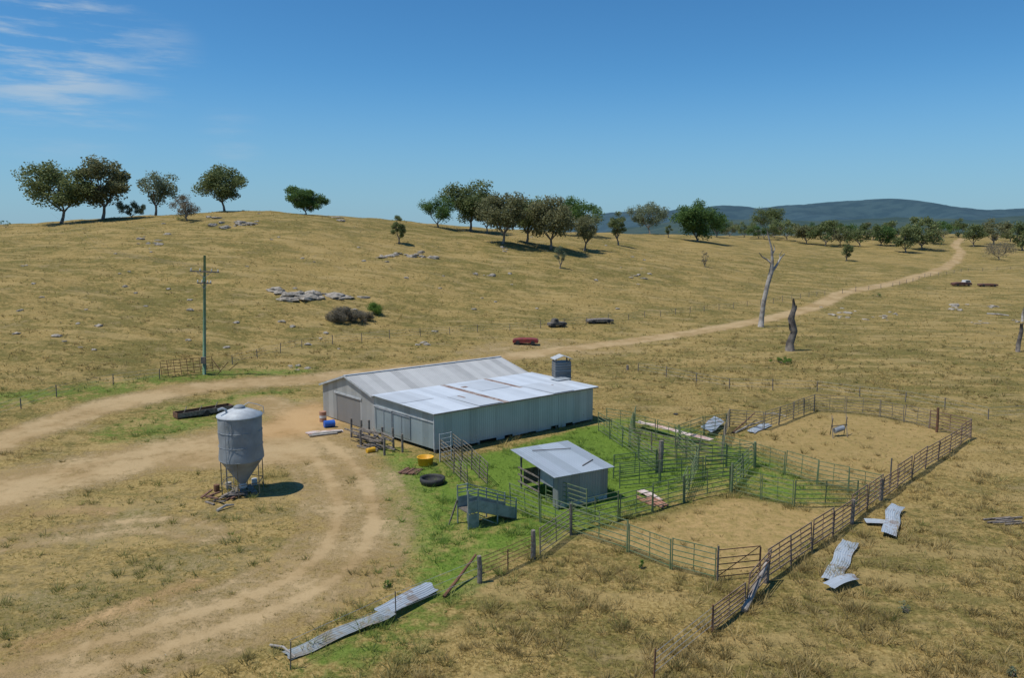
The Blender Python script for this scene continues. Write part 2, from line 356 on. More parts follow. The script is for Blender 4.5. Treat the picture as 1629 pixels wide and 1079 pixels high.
c = mix_(nt, math_(nt, 'MULTIPLY', ramp_(nt, strk, 0.50, 0.62), 0.6), c, (0.39, 0.285, 0.12))
c = mix_(nt, math_(nt, 'MULTIPLY', ramp_(nt, strk, 0.45, 0.33), 0.6), c, (0.135, 0.125, 0.038))
c = mix_(nt, math_(nt, 'MULTIPLY', ramp_(nt, fine, 0.58, 0.70), 0.6), c, (0.115, 0.092, 0.032))
c = mix_(nt, math_(nt, 'MULTIPLY', math_(nt, 'MULTIPLY', ramp_(nt, mid, 0.58, 0.68), ramp_(nt, fine, 0.4, 0.6)), 0.5), c, (0.38, 0.28, 0.15))
grn = mix_(nt, ramp_(nt, vf, 0.3, 0.7), (0.085, 0.15, 0.018), (0.17, 0.25, 0.042))
gf = math_(nt, 'ADD', Gm, math_(nt, 'MULTIPLY', math_(nt, 'SUBTRACT', gr, 0.5), 2.6))
gf = math_(nt, 'MULTIPLY', ramp_(nt, gf, 0.2, 0.8), ramp_(nt, Gm, 0.02, 0.3))
c = mix_(nt, gf, c, grn)
dirt = mix_(nt, ramp_(nt, mid, 0.35, 0.65), (0.36, 0.25, 0.12), (0.45, 0.33, 0.175))
dirt = mix_(nt, math_(nt, 'MULTIPLY', ramp_(nt, vf, 0.5, 0.7), 0.55), dirt, (0.28, 0.195, 0.088))
dirt = mix_(nt, math_(nt, 'MULTIPLY', Om, 0.6), dirt, (0.50, 0.28, 0.11))
pf = mix_(nt, ramp_(nt, fine, 0.35, 0.65), (0.43, 0.295, 0.125), (0.30, 0.225, 0.08))
pf = mix_(nt, ramp_(nt, vf, 0.54, 0.68), pf, (0.21, 0.155, 0.06))
pj = ramp_(nt, math_(nt, 'ADD', Pm, math_(nt, 'ADD', math_(nt, 'MULTIPLY', math_(nt, 'SUBTRACT', fine, 0.5), 1.2), math_(nt, 'MULTIPLY', math_(nt, 'SUBTRACT', mid, 0.5), 1.2))), 0.2, 0.9)
c = mix_(nt, pj, c, pf)
dj = math_(nt, 'ADD', math_(nt, 'MULTIPLY', math_(nt, 'SUBTRACT', fine, 0.5), 1.2), math_(nt, 'ADD', math_(nt, 'MULTIPLY', math_(nt, 'SUBTRACT', mid, 0.5), 1.0), math_(nt, 'MULTIPLY', math_(nt, 'SUBTRACT', vf, 0.5), 1.2)))
df = math_(nt, 'MULTIPLY', ramp_(nt, math_(nt, 'ADD', Dm, dj), 0.08, 0.92), ramp_(nt, Dm, 0.0, 0.3))
c = mix_(nt, df, c, dirt)
nt.links.new(c, b.inputs['Base Color']); b.inputs['Roughness'].default_value = 0.95; b.inputs['Specular IOR Level'].default_value = 0.1
bp = N(nt, 'ShaderNodeBump'); bp.inputs['Strength'].default_value = 0.8; bp.inputs['Distance'].default_value = 0.14
hh = math_(nt, 'ADD', math_(nt, 'MULTIPLY', fine, 1.5), math_(nt, 'MULTIPLY', vf, 0.7))
nt.links.new(math_(nt, 'MULTIPLY', hh, math_(nt, 'SUBTRACT', 1.0, math_(nt, 'MULTIPLY', df, 0.75))), bp.inputs['Height']); nt.links.new(bp.outputs[0], b.inputs['Normal'])

# ------------------------------------------------------------------ grass tufts (uncountable)
def grass(name, n, r0, r1, hmin, hmax, wid, B, thr, seed=1, tint=None):
    rs = np.random.RandomState(seed)
    r = r0*(r1/r0)**rs.rand(n); a = np.radians(rs.uniform(-37, 37, n)); x = r*np.sin(a); y = r*np.cos(a)
    cl = np.sin(x*0.9+2*np.sin(y*0.37))*np.sin(y*0.8+1.5*np.sin(x*0.31)) + 0.5*np.sin(x*2.3+y)*np.sin(y*2.1-x)
    d, g, p, o = masks(x, y)
    keep = (rs.rand(n) > d*1.35) & (rs.rand(n) > p*0.9) & (cl + rs.randn(n)*0.6 + 0.4*sm(x, 0, 12) > thr)
    A0 = G(692, 722); lx = (x-A0.x)*math.cos(R(38.3)) + (y-A0.y)*math.sin(R(38.3)); ly = -(x-A0.x)*math.sin(R(38.3)) + (y-A0.y)*math.cos(R(38.3))
    keep &= ~((lx > -1.0) & (lx < 16.3) & (ly > 0.2) & (ly < 16.6))
    x, y, g, d = x[keep], y[keep], g[keep], d[keep]; n = len(x); z = H(x, y) - 0.02
    hs = rs.uniform(hmin, hmax, n) * (1 - 0.5*d)
    X = np.repeat(x, B); Y = np.repeat(y, B); Z = np.repeat(z, B); h = np.repeat(hs, B) * rs.uniform(0.5, 1.1, n*B)
    t = rs.rand(n*B)*2*np.pi; lean = rs.uniform(0.3, 1.2, n*B)*h; rad = rs.rand(n*B)*np.repeat(hs, B)*0.5
    bx = X + np.cos(t)*rad; by = Y + np.sin(t)*rad; t2 = rs.rand(n*B)*np.pi
    w = wid * rs.uniform(0.5, 1.2, n*B)
    v0 = np.stack([bx - np.cos(t2)*w, by - np.sin(t2)*w, Z], -1); v1 = np.stack([bx + np.cos(t2)*w, by + np.sin(t2)*w, Z], -1)
    v2 = np.stack([bx + np.cos(t)*lean, by + np.sin(t)*lean, Z + h], -1)
    V = np.stack([v0, v1, v2], 1).reshape(-1, 3); Fc = np.arange(len(V)).reshape(-1, 3)
    me = npmesh(name, V, Fc, 3)
    dry1 = np.array([0.56, 0.425, 0.18]); dry2 = np.array([0.23, 0.18, 0.062]); gr1 = np.array([0.20, 0.30, 0.055])
    k = rs.rand(n)[:, None]; ca = dry1*k + dry2*(1-k); gg = np.clip(g*1.5 + (rs.rand(n) < 0.12)*0.5*(rs.rand(n)), 0, 1)[:, None]
    if tint is not None: ca = ca*0.45 + 0.55*np.array(tint)
    ca = ca*(1-gg) + gr1*gg; ca = np.repeat(ca, B*3, axis=0); ca = np.concatenate([ca, np.ones((len(ca), 1))], -1)
    at = me.color_attributes.new('tint', 'FLOAT_COLOR', 'POINT'); at.data.foreach_set('color', ca.astype(np.float32).ravel())
    me.materials.append(GM); ob = bpy.data.objects.new(name, me); C.objects.link(ob); ob['kind'] = 'stuff'; return ob
GM, nt, b = newmat('grass_blades'); a = N(nt, 'ShaderNodeAttribute', attribute_name='tint')
nt.links.new(a.outputs['Color'], b.inputs['Base Color']); b.inputs['Roughness'].default_value = 0.8
tr = N(nt, 'ShaderNodeBsdfTranslucent'); nt.links.new(a.outputs['Color'], tr.inputs[0]); ms = N(nt, 'ShaderNodeMixShader'); ms.inputs[0].default_value = 0.4
nt.links.new(b.outputs[0], ms.inputs[1]); nt.links.new(tr.outputs[0], ms.inputs[2]); nt.links.new(ms.outputs[0], nt.nodes['Material Output'].inputs[0])
tag(grass('short_grass', 60000, 24, 100, 0.08, 0.22, 0.02, 6, -0.3, seed=1), 'short dry and green pasture grass around the sheds and yards', 'grass')
tag(grass('grass_tussocks', 11000, 25, 130, 0.28, 0.6, 0.024, 24, 0.7, seed=2), 'taller straw coloured grass tussocks scattered in the pasture', 'grass')
tag(grass('hillside_grass', 18000, 85, 260, 0.2, 0.45, 0.06, 5, 0.1, seed=5, tint=(0.36, 0.275, 0.10)), 'long dry grass covering the hillside behind the track', 'grass')

# ------------------------------------------------------------------ mountains
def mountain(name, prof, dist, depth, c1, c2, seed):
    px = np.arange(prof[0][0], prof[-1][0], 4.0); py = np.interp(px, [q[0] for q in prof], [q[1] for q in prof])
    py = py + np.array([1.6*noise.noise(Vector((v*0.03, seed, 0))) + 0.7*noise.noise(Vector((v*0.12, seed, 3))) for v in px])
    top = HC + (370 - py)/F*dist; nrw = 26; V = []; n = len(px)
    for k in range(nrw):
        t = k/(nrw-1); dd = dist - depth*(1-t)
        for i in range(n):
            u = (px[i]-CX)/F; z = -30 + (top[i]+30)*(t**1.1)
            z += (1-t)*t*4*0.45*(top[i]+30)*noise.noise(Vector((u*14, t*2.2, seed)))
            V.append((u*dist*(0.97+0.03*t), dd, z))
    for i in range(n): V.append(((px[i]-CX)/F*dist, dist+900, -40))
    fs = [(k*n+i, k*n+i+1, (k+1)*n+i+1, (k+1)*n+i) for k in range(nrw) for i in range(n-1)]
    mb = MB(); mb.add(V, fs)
    o = mb.build(name, mat(name+'_forest_haze_tint', c1, c2, 0.008, 1.0, 0, 0.0, contrast=(0.4, 0.6)), smooth=True); o['kind'] = 'structure'  # blue-green base colour has the distance haze painted into it
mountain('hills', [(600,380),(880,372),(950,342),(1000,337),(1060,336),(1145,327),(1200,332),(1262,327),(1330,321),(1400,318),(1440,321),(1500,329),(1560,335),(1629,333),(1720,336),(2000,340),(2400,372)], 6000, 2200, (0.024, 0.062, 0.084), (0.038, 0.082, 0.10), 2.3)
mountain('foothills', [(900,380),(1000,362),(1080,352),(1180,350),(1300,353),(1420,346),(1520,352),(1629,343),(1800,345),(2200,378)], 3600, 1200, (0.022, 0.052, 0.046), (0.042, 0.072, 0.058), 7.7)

# ------------------------------------------------------------------ trees
def tree(px, py, top, w, kind, label, group, nclump=24, per=130, low=False, lean=0.0, name='gum_tree', lsz=1.0):
    loc = G(px, py); s = mpp(loc); h = (py-top)*s*0.97; cw = w*s*0.99; r = random.Random(int(px*31+py))
    shrub = name != 'gum_tree'
    nclump = int(nclump*1.45); per = int(per*1.6)
    rs = np.random.RandomState(int(px*7+py)); t = thing(name, label, 'bush' if shrub else 'tree', (loc.x, loc.y, loc.z-0.1), 0, group)
    cz, rz = (0.52, 0.47) if low else (0.58, 0.42)
    if shrub: cz, rz = 0.4, 0.5
    mb = MB(); fz = h*(0.12 if low else 0.2); tr = max(0.05, h*0.021)
    bend = Vector((r.uniform(-.05, .05)*h + lean*h, r.uniform(-.05, .05)*h, fz))
    mb.path([(0,0,-0.2), bend*0.5 + Vector((0.01*h,0,0)), bend], [tr*1.4, tr*1.05, tr*0.9], 7)
    cl = []; mains = []
    for k in range(5):
        a = k*2*math.pi/5 + r.uniform(-.4,.4); e = Vector((math.cos(a)*cw*0.2, math.sin(a)*cw*0.2, h*cz*0.95*r.uniform(.8,1.1))) + Vector((bend.x,0,0))
        mid = bend.lerp(e, .5) + Vector((math.cos(a), math.sin(a), 0))*cw*0.05
        mb.path([bend - Vector((0,0,.1*fz)), mid, e], [tr*.65, tr*.45, tr*.3], 5); mains.append(e)
    for k in range(nclump):
        for _ in range(40):
            q = Vector((r.uniform(-1,1), r.uniform(-1,1), r.uniform(-1,1)))
            if 0.3 < q.length < 1.0: break
        q = q.normalized() * (0.38 + 0.48*r.random())
        wob = 1 + 0.3*noise.noise(q*1.6 + Vector((px*.1, py*.1, 0)))
        cpos = Vector((q.x*cw/2*wob + bend.x, q.y*cw/2*wob, h*cz + q.z*h*rz*0.9*wob))
        cr = (0.14 + 0.10*r.random())*min(cw*0.9, h*0.9)*(1.6 if shrub else 1); cl.append((cpos, cr))
        m0 = min(mains, key=lambda e: (e-cpos).length)
        mb.path([m0.lerp(bend, .15), m0.lerp(cpos, .5) + Vector((0,0,-.02*h)), cpos], [tr*.28, tr*.2, tr*.08], 4)
    mb.build('stem' if shrub else 'trunk', M['bark'], t, True)
    pts = []
    for cpos, cr in cl:
        q = rs.randn(per, 3); q /= np.linalg.norm(q, axis=1)[:, None]; q *= (rs.rand(per, 1)**0.5)*rs.uniform(.8, 1.15, (per, 1))
        q *= np.array([cr, cr, cr*0.8]); pts.append(q + np.array(cpos))
    P = np.concatenate(pts); P = P[P[:, 2] > 0.03*h]; n = len(P); sz = max(0.045, h*(0.0185 if h > 6 else 0.026))*lsz * (0.6 + 0.8*rs.rand(n, 1))
    a = rs.randn(n, 3)*np.array([1,1,.45]); a /= np.linalg.norm(a, axis=1)[:, None]; b2 = rs.randn(n, 3); b2 = np.cross(a, b2); b2 /= np.linalg.norm(b2, axis=1)[:, None]
    V = np.stack([P-a*sz, P-b2*sz*.6, P+a*sz, P+b2*sz*.6], 1).reshape(-1, 3)
    me = npmesh('crown', V, np.arange(n*4).reshape(-1, 4), 4); me.materials.append(M[kind])
    o = bpy.data.objects.new('foliage' if shrub else 'crown', me); C.objects.link(o); o.parent = t
    return t
g1 = 'trees along the crest of the left hill'
tree(97,355,250,128,'l_olive','broad olive gum tree at the far left of the hill crest',g1, nclump=30, per=150)
tree(163,349,241,90,'l_brown','tall brownish gum tree right of the broad leftmost crest tree',g1, nclump=26, per=150)
tree(247,338,256,68,'l_grey','slender sparse grey gum tree on the crest, left of the round-topped one',g1, nclump=18, per=100)
tree(210,347,317,64,'l_grey','low pale bushy tree under the slender sparse gum on the crest',g1, nclump=18, per=110, low=True, lsz=1.2)
tree(298,351,304,52,'l_purple','small dull grey-brown tree beside boulders on the left crest',g1, nclump=18, per=110, low=True)
tree(357,334,257,92,'l_olive','lone round-topped gum tree with bare trunk at the highest part of the crest',g1, nclump=32, per=160)
tree(487,339,291,80,'l_dark','low dense dark tree standing alone right of the hill top',g1, low=True, nclump=38, per=200, lsz=1.2)
tree(10,362,349,30,'l_dark','small dark tree at the left edge of the skyline',g1, low=True, nclump=8, per=60)
g2 = 'gum trees in the clump on the middle of the ridge'
tree(697,362,306,66,'l_dark','dark green tree at the left end of the ridge clump',g2, low=True)
tree(748,368,282,90,'l_olive','tallest olive gum of the ridge clump, second from its left end',g2, nclump=32, per=160)
tree(800,388,298,92,'l_brown','brownish gum low on the slope, third from the left of the ridge clump',g2, nclump=30, per=160)
tree(838,387,301,70,'l_olive','narrow olive gum in the centre of the ridge clump',g2, nclump=24)
tree(876,397,308,94,'l_brown','wide brown gum in the right half of the ridge clump',g2, nclump=32, per=160)
tree(917,376,308,80,'l_dark','dark green tree behind the right end of the ridge clump',g2, nclump=28)
tree(929,399,333,54,'l_brown','small brown gum in front at the right end of the ridge clump',g2, nclump=18)
tree(775,372,315,50,'l_brown','small gum half hidden between the tallest gum and its brown neighbour',g2, nclump=16)
g3 = 'scattered trees on the slope right of the ridge clump'
tree(984,390,332,36,'l_olive','thin upright gum tree in the gap right of the ridge clump',g3, nclump=14)
tree(1034,363,309,74,'l_grey','grey-green spreading gum left of the dense dark rounded tree',g3, nclump=28)
tree(1063,378,352,18,'l_olive','very small tree between the spreading gum and the dense dark one',g3, nclump=8, per=60)
tree(1110,385,315,82,'l_dark','dense dark rounded tree with deep shade on the slope right of centre',g3, low=True, nclump=34, per=200, lsz=1.1)
tree(1140,377,334,44,'l_dark','smaller dark tree touching the right side of the dense rounded tree',g3, low=True)
tree(634,387,335,28,'l_olive','lone small upright tree on the open slope left of the ridge clump',g3, low=True, nclump=16, per=110)
tree(890,427,380,22,'l_grey','thin sapling on the slope below the ridge clump',g3, low=True, nclump=10, per=50)
tree(1122,425,392,18,'l_purple','spindly bare sapling on the slope below the dense rounded tree',g3, low=True, nclump=8, per=14)
tree(1346,415,377,23,'l_olive','lone small bushy tree in the paddock left of the winding far road',g3, low=True, nclump=14, per=100)
tree(1222,377,326,60,'l_olive','tall spreading gum on the skyline behind the bleached dead tree',g3, nclump=24)
g4 = 'far trees along the right skyline'
fr = [(1183,378,350,52,'l_olive'),(1206,380,355,44,'l_dark'),(1252,381,343,64,'l_olive'),(1282,388,350,50,'l_brown'),(1312,391,343,68,'l_olive'),(1336,389,356,44,'l_brown'),(1368,392,346,72,'l_olive'),(1400,391,350,52,'l_dark'),(1441,402,356,44,'l_olive'),(1466,397,339,66,'l_olive'),(1502,378,348,44,'l_dark'),(1524,377,346,40,'l_olive'),(1549,392,350,38,'l_olive'),(1580,389,342,64,'l_brown'),(1607,384,350,50,'l_olive'),(1626,398,350,44,'l_olive'),(1160,376,352,40,'l_brown'),(1352,383,350,50,'l_dark'),(1422,386,344,66,'l_olive'),(1484,388,353,46,'l_brown'),(1296,380,350,50,'l_dark'),(1388,382,345,56,'l_brown'),(1268,377,353,44,'l_olive'),(1326,381,347,54,'l_olive'),(1452,380,352,48,'l_dark'),(1232,379,355,40,'l_brown')]
fr.sort()
for i, (a, b_, c_, d_, k_) in enumerate(fr):
    tree(a, b_, c_, d_, k_, '%s tree from the left in the far row on the right skyline' % ORD[i], g4, nclump=16, per=75, low=True, lsz=1.6)
tree(1590,413,376,54,'l_purple','round leafless thicket of bare twigs near the right edge by the far road', None, nclump=18, per=70, low=True, name='bare_bush')
tree(545,513,483,58,'l_purple','grey-brown twiggy bush on the hillside below the flat rock outcrop', None, nclump=22, per=260, low=True, name='bush')
tree(576,513,489,48,'l_purple','dull bush between the twiggy bush and the bright green shrub', None, nclump=18, per=240, low=True, name='bush')
tree(596,500,476,30,'l_bright','bright green leafy shrub right of the grey-brown twiggy bush', None, nclump=14, per=150, low=True, name='shrub', lsz=1.2)
tree(1215,380,352,56,'l_olive','low tree behind the foot of the spreading skyline gum', None, nclump=14, per=80, low=True)
tree(290,350,338,34,'l_bright','low green bush among the boulders on the left crest', None, nclump=8, per=60, low=True, name='bush')
tree(1245,578,566,48,'l_bright','low green weed patch at the foot of the charred standing stump', None, nclump=12, per=120, low=True, name='weed_clump')
tree(1395,472,464,22,'l_dark','small dark low bush beside the far road', None, nclump=6, per=50, low=True, name='bush')
for i, (a, b_, tp, w_) in enumerate([(615,935,914,14),(1440,975,945,20),(1020,905,882,10),(1610,1077,1052,20)]):
    tree(a, b_, tp, w_, 'l_grey' if i % 2 else 'l_bright', ['leafy green weed right of the two-track loop in front','pale green weed in the dry pasture right of the long timber fence','thin green weed just outside the front pen panels','green flowering weed in the bottom right corner'][i], None, nclump=6, per=12, low=True, name='weed')

def dead(px, py, segs, label, name='dead_tree', m='dead', k=0.82):
    loc = G(px, py); s = mpp(loc); t = thing(name, label, 'dead tree', (loc.x, loc.y, loc.z-0.15))
    for i, (nm, pts) in enumerate(segs):
        mb = MB(); P = [((q[0]-px)*s, (q[3] if len(q) > 3 else 0)*s, (py-q[1])*s) for q in pts]
        mb.path(P, [q[2]*s*k for q in pts], 8); mb.build(nm, M[m], t, True)
dead(1210,520,[('trunk',[(1210,523,6.5),(1211,505,5),(1213,480,4.6),(1218,452,4.3),(1223,432,4.5),(1224,415,3.0),(1222,395,2),(1215,372,1.2),(1213,363,.5)]),
 ('branch',[(1223,432,3.2),(1232,422,2.4,4),(1238,410,1.8,4),(1245,403,.8,5)]),('branch',[(1223,418,2),(1213,411,1.6,-3),(1207,408,1.2,-4),(1201,401,.6,-4)]),
 ('branch',[(1223,405,1.5),(1228,396,1,3),(1226,388,.5,4)]),('branch',[(1238,412,1.3,4),(1236,405,.8,4),(1240,398,.4,3)])],'tall bleached dead gum with forked bare branches beside the road')
dead(1258,558,[('trunk',[(1257,561,8.5),(1256,545,6.5),(1262,525,5.5),(1256,505,5.5),(1260,488,3.6),(1258,473,1.2)]),('branch',[(1258,500,3),(1264,490,1.6,3),(1265,484,.7,3)]),('branch',[(1260,528,2.5),(1254,520,2,-3),(1252,512,.7,-3)])],'thick charred dead trunk standing below the tall bleached dead gum',name='dead_stump',m='charred',k=1)
dead(1619,560,[('trunk',[(1619,562,4.5),(1619,545,4),(1622,525,3.5),(1621,513,2.5)]),('branch',[(1621,520,2),(1625,512,1,2)])],'short dark dead trunk at the right edge of the photo',name='dead_stump',m='charred')
dead(1626,512,[('trunk',[(1626,514,2.5),(1626,498,2),(1628,486,1)])],'slim dead stick stump beyond the dark trunk at the right edge',name='dead_stump')

# rocks
def rock(p, sx, sy, sz, seed):
    mb = MB(); n = 12; k = 8; vs = []; fs = []
    for i in range(k+1):
        ph = math.pi*i/k
        for j in range(n):
            t = 2*math.pi*j/n; q = Vector((math.sin(ph)*math.cos(t), math.sin(ph)*math.sin(t), math.cos(ph)))
            f = 1 + 0.55*noise.noise(q*1.3 + Vector((seed*3.1, seed, 0))) + 0.3*noise.noise(q*3.1 + Vector((seed, 0, 0)))
            vs.append((q.x*f*sx, q.y*f*sy, q.z*f*sz))
    for i in range(k):
        for j in range(n): fs.append((i*n+j, i*n+(j+1)%n, (i+1)*n+(j+1)%n, (i+1)*n+j))
    mb.add(vs, fs); return mb.build('boulder', M['rock'], loc=p, rotz=rnd.random()*6)
clus = [((500,472),64,7,24,'flat grey rock in the outcrop above the twiggy bush',1.1),
 ((375,352),38,14,20,'boulder in the rocky patch below the round-topped crest tree',.85),
 ((625,406),32,5,10,'boulder in the row of rocks on the slope left of the ridge clump',.85),
 ((672,409),18,6,8,'rock in the patch below the dark left tree of the ridge clump',.8),
 ((235,380),45,20,10,'small rock scattered below the left crest trees',.6),
 ((545,349),14,3,3,'rock on the skyline right of the low dense dark tree',.9),
 ((775,438),20,4,4,'rock on the slope beneath the centre of the ridge clump',.7),
 ((665,548),18,3,4,'grey rock beside the hill-foot wire fence',.4),
 ((1330,497),40,8,10,'rock in the patch right of the tall bleached dead gum',.5),
 ((1400,503),40,8,9,'small rock in the right paddock beyond the charred stump',.4),
 ((1512,490),24,5,7,'rock in the group below the abandoned truck',.7),
 ((1575,488),12,4,3,'pale boulder near the right edge below the abandoned truck',1.0),
 ((1580,514),30,3,6,'rock in the low row left of the dark trunk at the right edge',.6),
 ((470,585),30,8,6,'small rock at the hill foot behind the shed track',.35),
 ((1010,445),50,20,8,'rock on the open slope below the thin upright gum',.45),
 ((800,395),22,8,5,'rock near the trunk bases of the ridge clump',.6)]
for (cx_, cy_), wx, wy, n_, lab, sz in clus:
    for k in range(n_):
        q = G(cx_ + rnd.gauss(0, .5)*wx, cy_ + rnd.gauss(0, .5)*wy); s_ = sz*rnd.uniform(.35, 1.4)
        o = rock((q.x, q.y, q.z), s_*rnd.uniform(.9, 1.7), s_*rnd.uniform(.6, 1), s_*rnd.uniform(.25, .5), rnd.random()*50)
        tag(o, lab, 'rock', 'rocks: ' + lab)
for k in range(70):
    px_ = rnd.uniform(20, 1080); py_ = rnd.uniform(375, 560)
    if px_ > 700 and py_ > 500: continue
    q = G(px_, py_); s_ = rnd.uniform(.2, .5); o = rock((q.x, q.y, q.z), s_*1.2, s_, s_*.5, rnd.random()*50)
    tag(o, 'small lone grey rock poking out of the long grass on the hillside', 'rock', 'lone rocks dotted over the hillside')

# ------------------------------------------------------------------ main shed
A0 = G(692, 722); A0.z = 0
shed = thing('woolshed', 'large corrugated iron farm shed with gabled roof and long lean-to', 'shed', A0, R(38.3))
LU, LV, VL = 15.9, 16.2, 8.0
def S(u, v, z): return (u - 0.073*v, 0.997*v, z)
ZE, ZR, ZL0, ZL1 = 2.98, 4.15, 3.02, 3.12; ZE2 = 2.85
def zl(v): return ZL0 + (ZL1-ZL0)*v/VL
mb = MB(); u = 0
while u < LU-0.01:
    w_ = min(0.8, LU-u); zb = 0.12 + rnd.random()*0.3 - 0.12*(u/LU); off = rnd.choice([0, .012, .022])
    mb.box(((u+w_/2), -off, (zb+ZL0-.08)/2), (w_-0.006, 0.02, ZL0-.08-zb)); u += w_
mb.build('front_wall', M['wall_x'], shed)
mb = MB(); mb.slab([S(LU,0.05,.15), S(LU,VL,.15), S(LU,VL,ZL1-.06), S(LU,0.05,ZL0-.06)], .03)
mb.slab([S(LU,VL,.1), S(LU,LV,.1), S(LU,LV,ZE2-.04), S(LU,VL,ZE-.04)], .03)
mb.add([S(LU,VL,ZE-.05), S(LU,LV,ZE2-.05), S(LU,(VL+LV)/2,ZR-.06)], [(0,1,2)])
mb.slab([S(0,LV,.1), S(LU,LV,.1), S(LU,LV,ZE2-.04), S(0,LV,ZE2-.04)], .03)
mb.build('rear_wall', M['wall_y'], shed)
d0, d1, dh = 10.1, 13.9, 2.4; mb = MB(); vm = (VL+LV)/2
def gz(v): return ZE-.05 + (ZR-ZE)*(v-VL)/((LV-VL)/2) if v < vm else ZE2-.05 + (ZR-ZE2)*(LV-v)/((LV-VL)/2)
def pl(poly, u0=0):
    P = [S(u0, v, z) for v, z in poly]; n = len(P); Q = [(p[0]+.03, p[1], p[2]) for p in P]
    mb.add(P+Q, [tuple(range(n)), tuple(reversed(range(n, 2*n)))] + [(i, n+i, n+(i+1)%n, (i+1)%n) for i in range(n)])
pl([(VL,.12),(d0,.12),(d0,gz(d0)),(VL,gz(VL))]); pl([(d1,.08),(LV,.08),(LV,gz(LV)),(d1,gz(d1))]); pl([(d0,dh),(d1,dh),(d1,gz(d1)),(vm,gz(vm)),(d0,gz(d0))])
mb.build('gable_wall', M['wall_y'], shed)
mb = MB(); mb.slab([S(.06,d0-.1,.06), S(.06,d1+.1,.06), S(.06,d1+.1,dh+.1), S(.06,d0-.1,dh+.1)], .04); dr = mb.build('main_door', M['door'], shed)
mb = MB(); mb.bar(S(-.05,d0-.25,dh+.06), S(-.05,d1+.25,dh+.06), .06, .14); mb.build('door_track', M['galv_light'], dr)
mb = MB(); pl([(0.0,.30),(VL,.16),(VL,zl(VL)-.08),(0.0,zl(0)-.08)]); mb.build('lean_to_end_wall', M['lean_wall'], shed)
for (a_, b_, zt) in ((3.0, 5.3, 2.15), (5.45, 7.7, 2.2)):
    mb = MB(); mb.slab([S(-.02,a_,.42), S(-.02,b_,.40), S(-.02,b_,zt), S(-.02,a_,zt)][::-1], .04); dr = mb.build('sliding_door', M['lean_wall'], shed)
    mb = MB(); mb.bar(S(-.07,a_,zt), S(-.07,b_,zt), .03, .07); mb.bar(S(-.07,a_,.45), S(-.07,a_,zt), .03, .05); mb.bar(S(-.07,b_,.45), S(-.07,b_,zt), .03, .05); mb.bar(S(-.07,(a_+b_)/2,.45), S(-.07,(a_+b_)/2,zt), .03, .03); mb.build('door_frame', M['galv'], dr)
mb = MB(); mb.bar(S(-.04,0.05,2.3), S(-.04,VL,2.3), .05, .09); mb.bar(S(-.04,0,.3), S(-.04,0,3), .09, .09); mb.build('end_trim', M['galv_light'], shed)
o_ = .25
mb = MB(); mb.slab([S(-o_,VL-.12,ZE+.08), S(LU+o_,VL-.12,ZE+.08), S(LU+o_,vm,ZR), S(-o_,vm,ZR)], .03)
mb.slab([S(-o_,vm,ZR), S(LU+o_,vm,ZR), S(LU+o_,LV+.15,ZE2), S(-o_,LV+.15,ZE2)], .03)
rf = mb.build('gable_roof', M['roof'], shed)
mb = MB(); mb.bar(S(-o_,vm,ZR+.02), S(LU+o_,vm,ZR+.02), .34, .05); mb.build('ridge_cap', M['galv_light'], rf)
mb = MB(); mb.bar(S(-o_-.02,VL-.1,ZE+.03), S(-o_-.02,vm,ZR-.04), .04, .16); mb.bar(S(-o_-.02,vm,ZR-.04), S(-o_-.02,LV+.15,ZE2-.05), .04, .16); mb.build('barge_board', M['galv_light'], rf)
cuts = [(-.3,6.1,'roof_new',0,1),(6.1,6.65,'roof_rust',0,1),(6.65,10.6,'roof_new',0,1),(10.6,11.1,'roof_rust',.42,1),(10.6,11.1,'roof_new',0,.42),(11.1,LU+.35,'roof_new',0,1)]
def lr(v): return -.3 + (VL+.16)*v
for a_, b_, k_, f0, f1 in cuts:
    mb = MB(); dz = .02 if k_ == 'roof_new' else 0.0; v0, v1 = lr(f0), lr(f1)
    zf = lambda v: ZL0-.01+dz + (ZL1+.06-ZL0)*(v+.3)/(VL+.16)
    mb.slab([S(a_,v0,zf(v0)), S(b_-.004,v0,zf(v0)), S(b_-.004,v1-.004,zf(v1)), S(a_,v1-.004,zf(v1))], .03)
    mb.build('lean_to_roof', M[k_], shed, label='rusty brown strip of lean-to roof' if k_ == 'roof_rust' else None)
mb = MB()
for uu, vv, a_, b_ in ((7.0,5.8,.5,.4),(4.6,2.6,.2,.9),(13.4,2.2,.2,.2)):
    mb.slab([S(uu,vv,zl(vv)+.08), S(uu+a_,vv,zl(vv)+.08), S(uu+a_,vv+b_,zl(vv+b_)+.08), S(uu,vv+b_,zl(vv+b_)+.08)], .01)
mb.build('rust_patch', M['roof_rust'], shed)
mb = MB()
for uu, vv, a_, b_ in ((-.28,3.9,3.0,3.8),(3.8,-.28,2.2,4.0),(7.4,3.9,3.1,3.8),(11.2,-.28,2.3,4.0)):
    mb.slab([S(uu,vv,zl(vv)+.068), S(uu+a_,vv,zl(vv)+.068), S(uu+a_,vv+b_,zl(vv+b_)+.068), S(uu,vv+b_,zl(vv+b_)+.068)], .008)
mb.build('grey_roof_sheet', M['roof_grey'], shed)
mb = MB(); mb.slab([S(15.0,3.2,ZL0+.16), S(16.6,3.2,ZL0+.16), S(16.6,4.2,ZL0+.2), S(15.0,4.2,ZL0+.2)], .01); mb.build('loose_roof_sheet', M['roof_small'], shed)
mb = MB(); mb.bar(S(-.3,-.33,ZL0-.05), S(LU+.3,-.33,ZL0-.05), .06, .08); mb.build('eave_batten', M['grey_steel'], shed)
for u_ in np.linspace(.1, LU-.1, 9): MB().tube(S(u_,.12,-.2), S(u_,.12,.5), .1, 8).build('stump', M['wood'], shed)
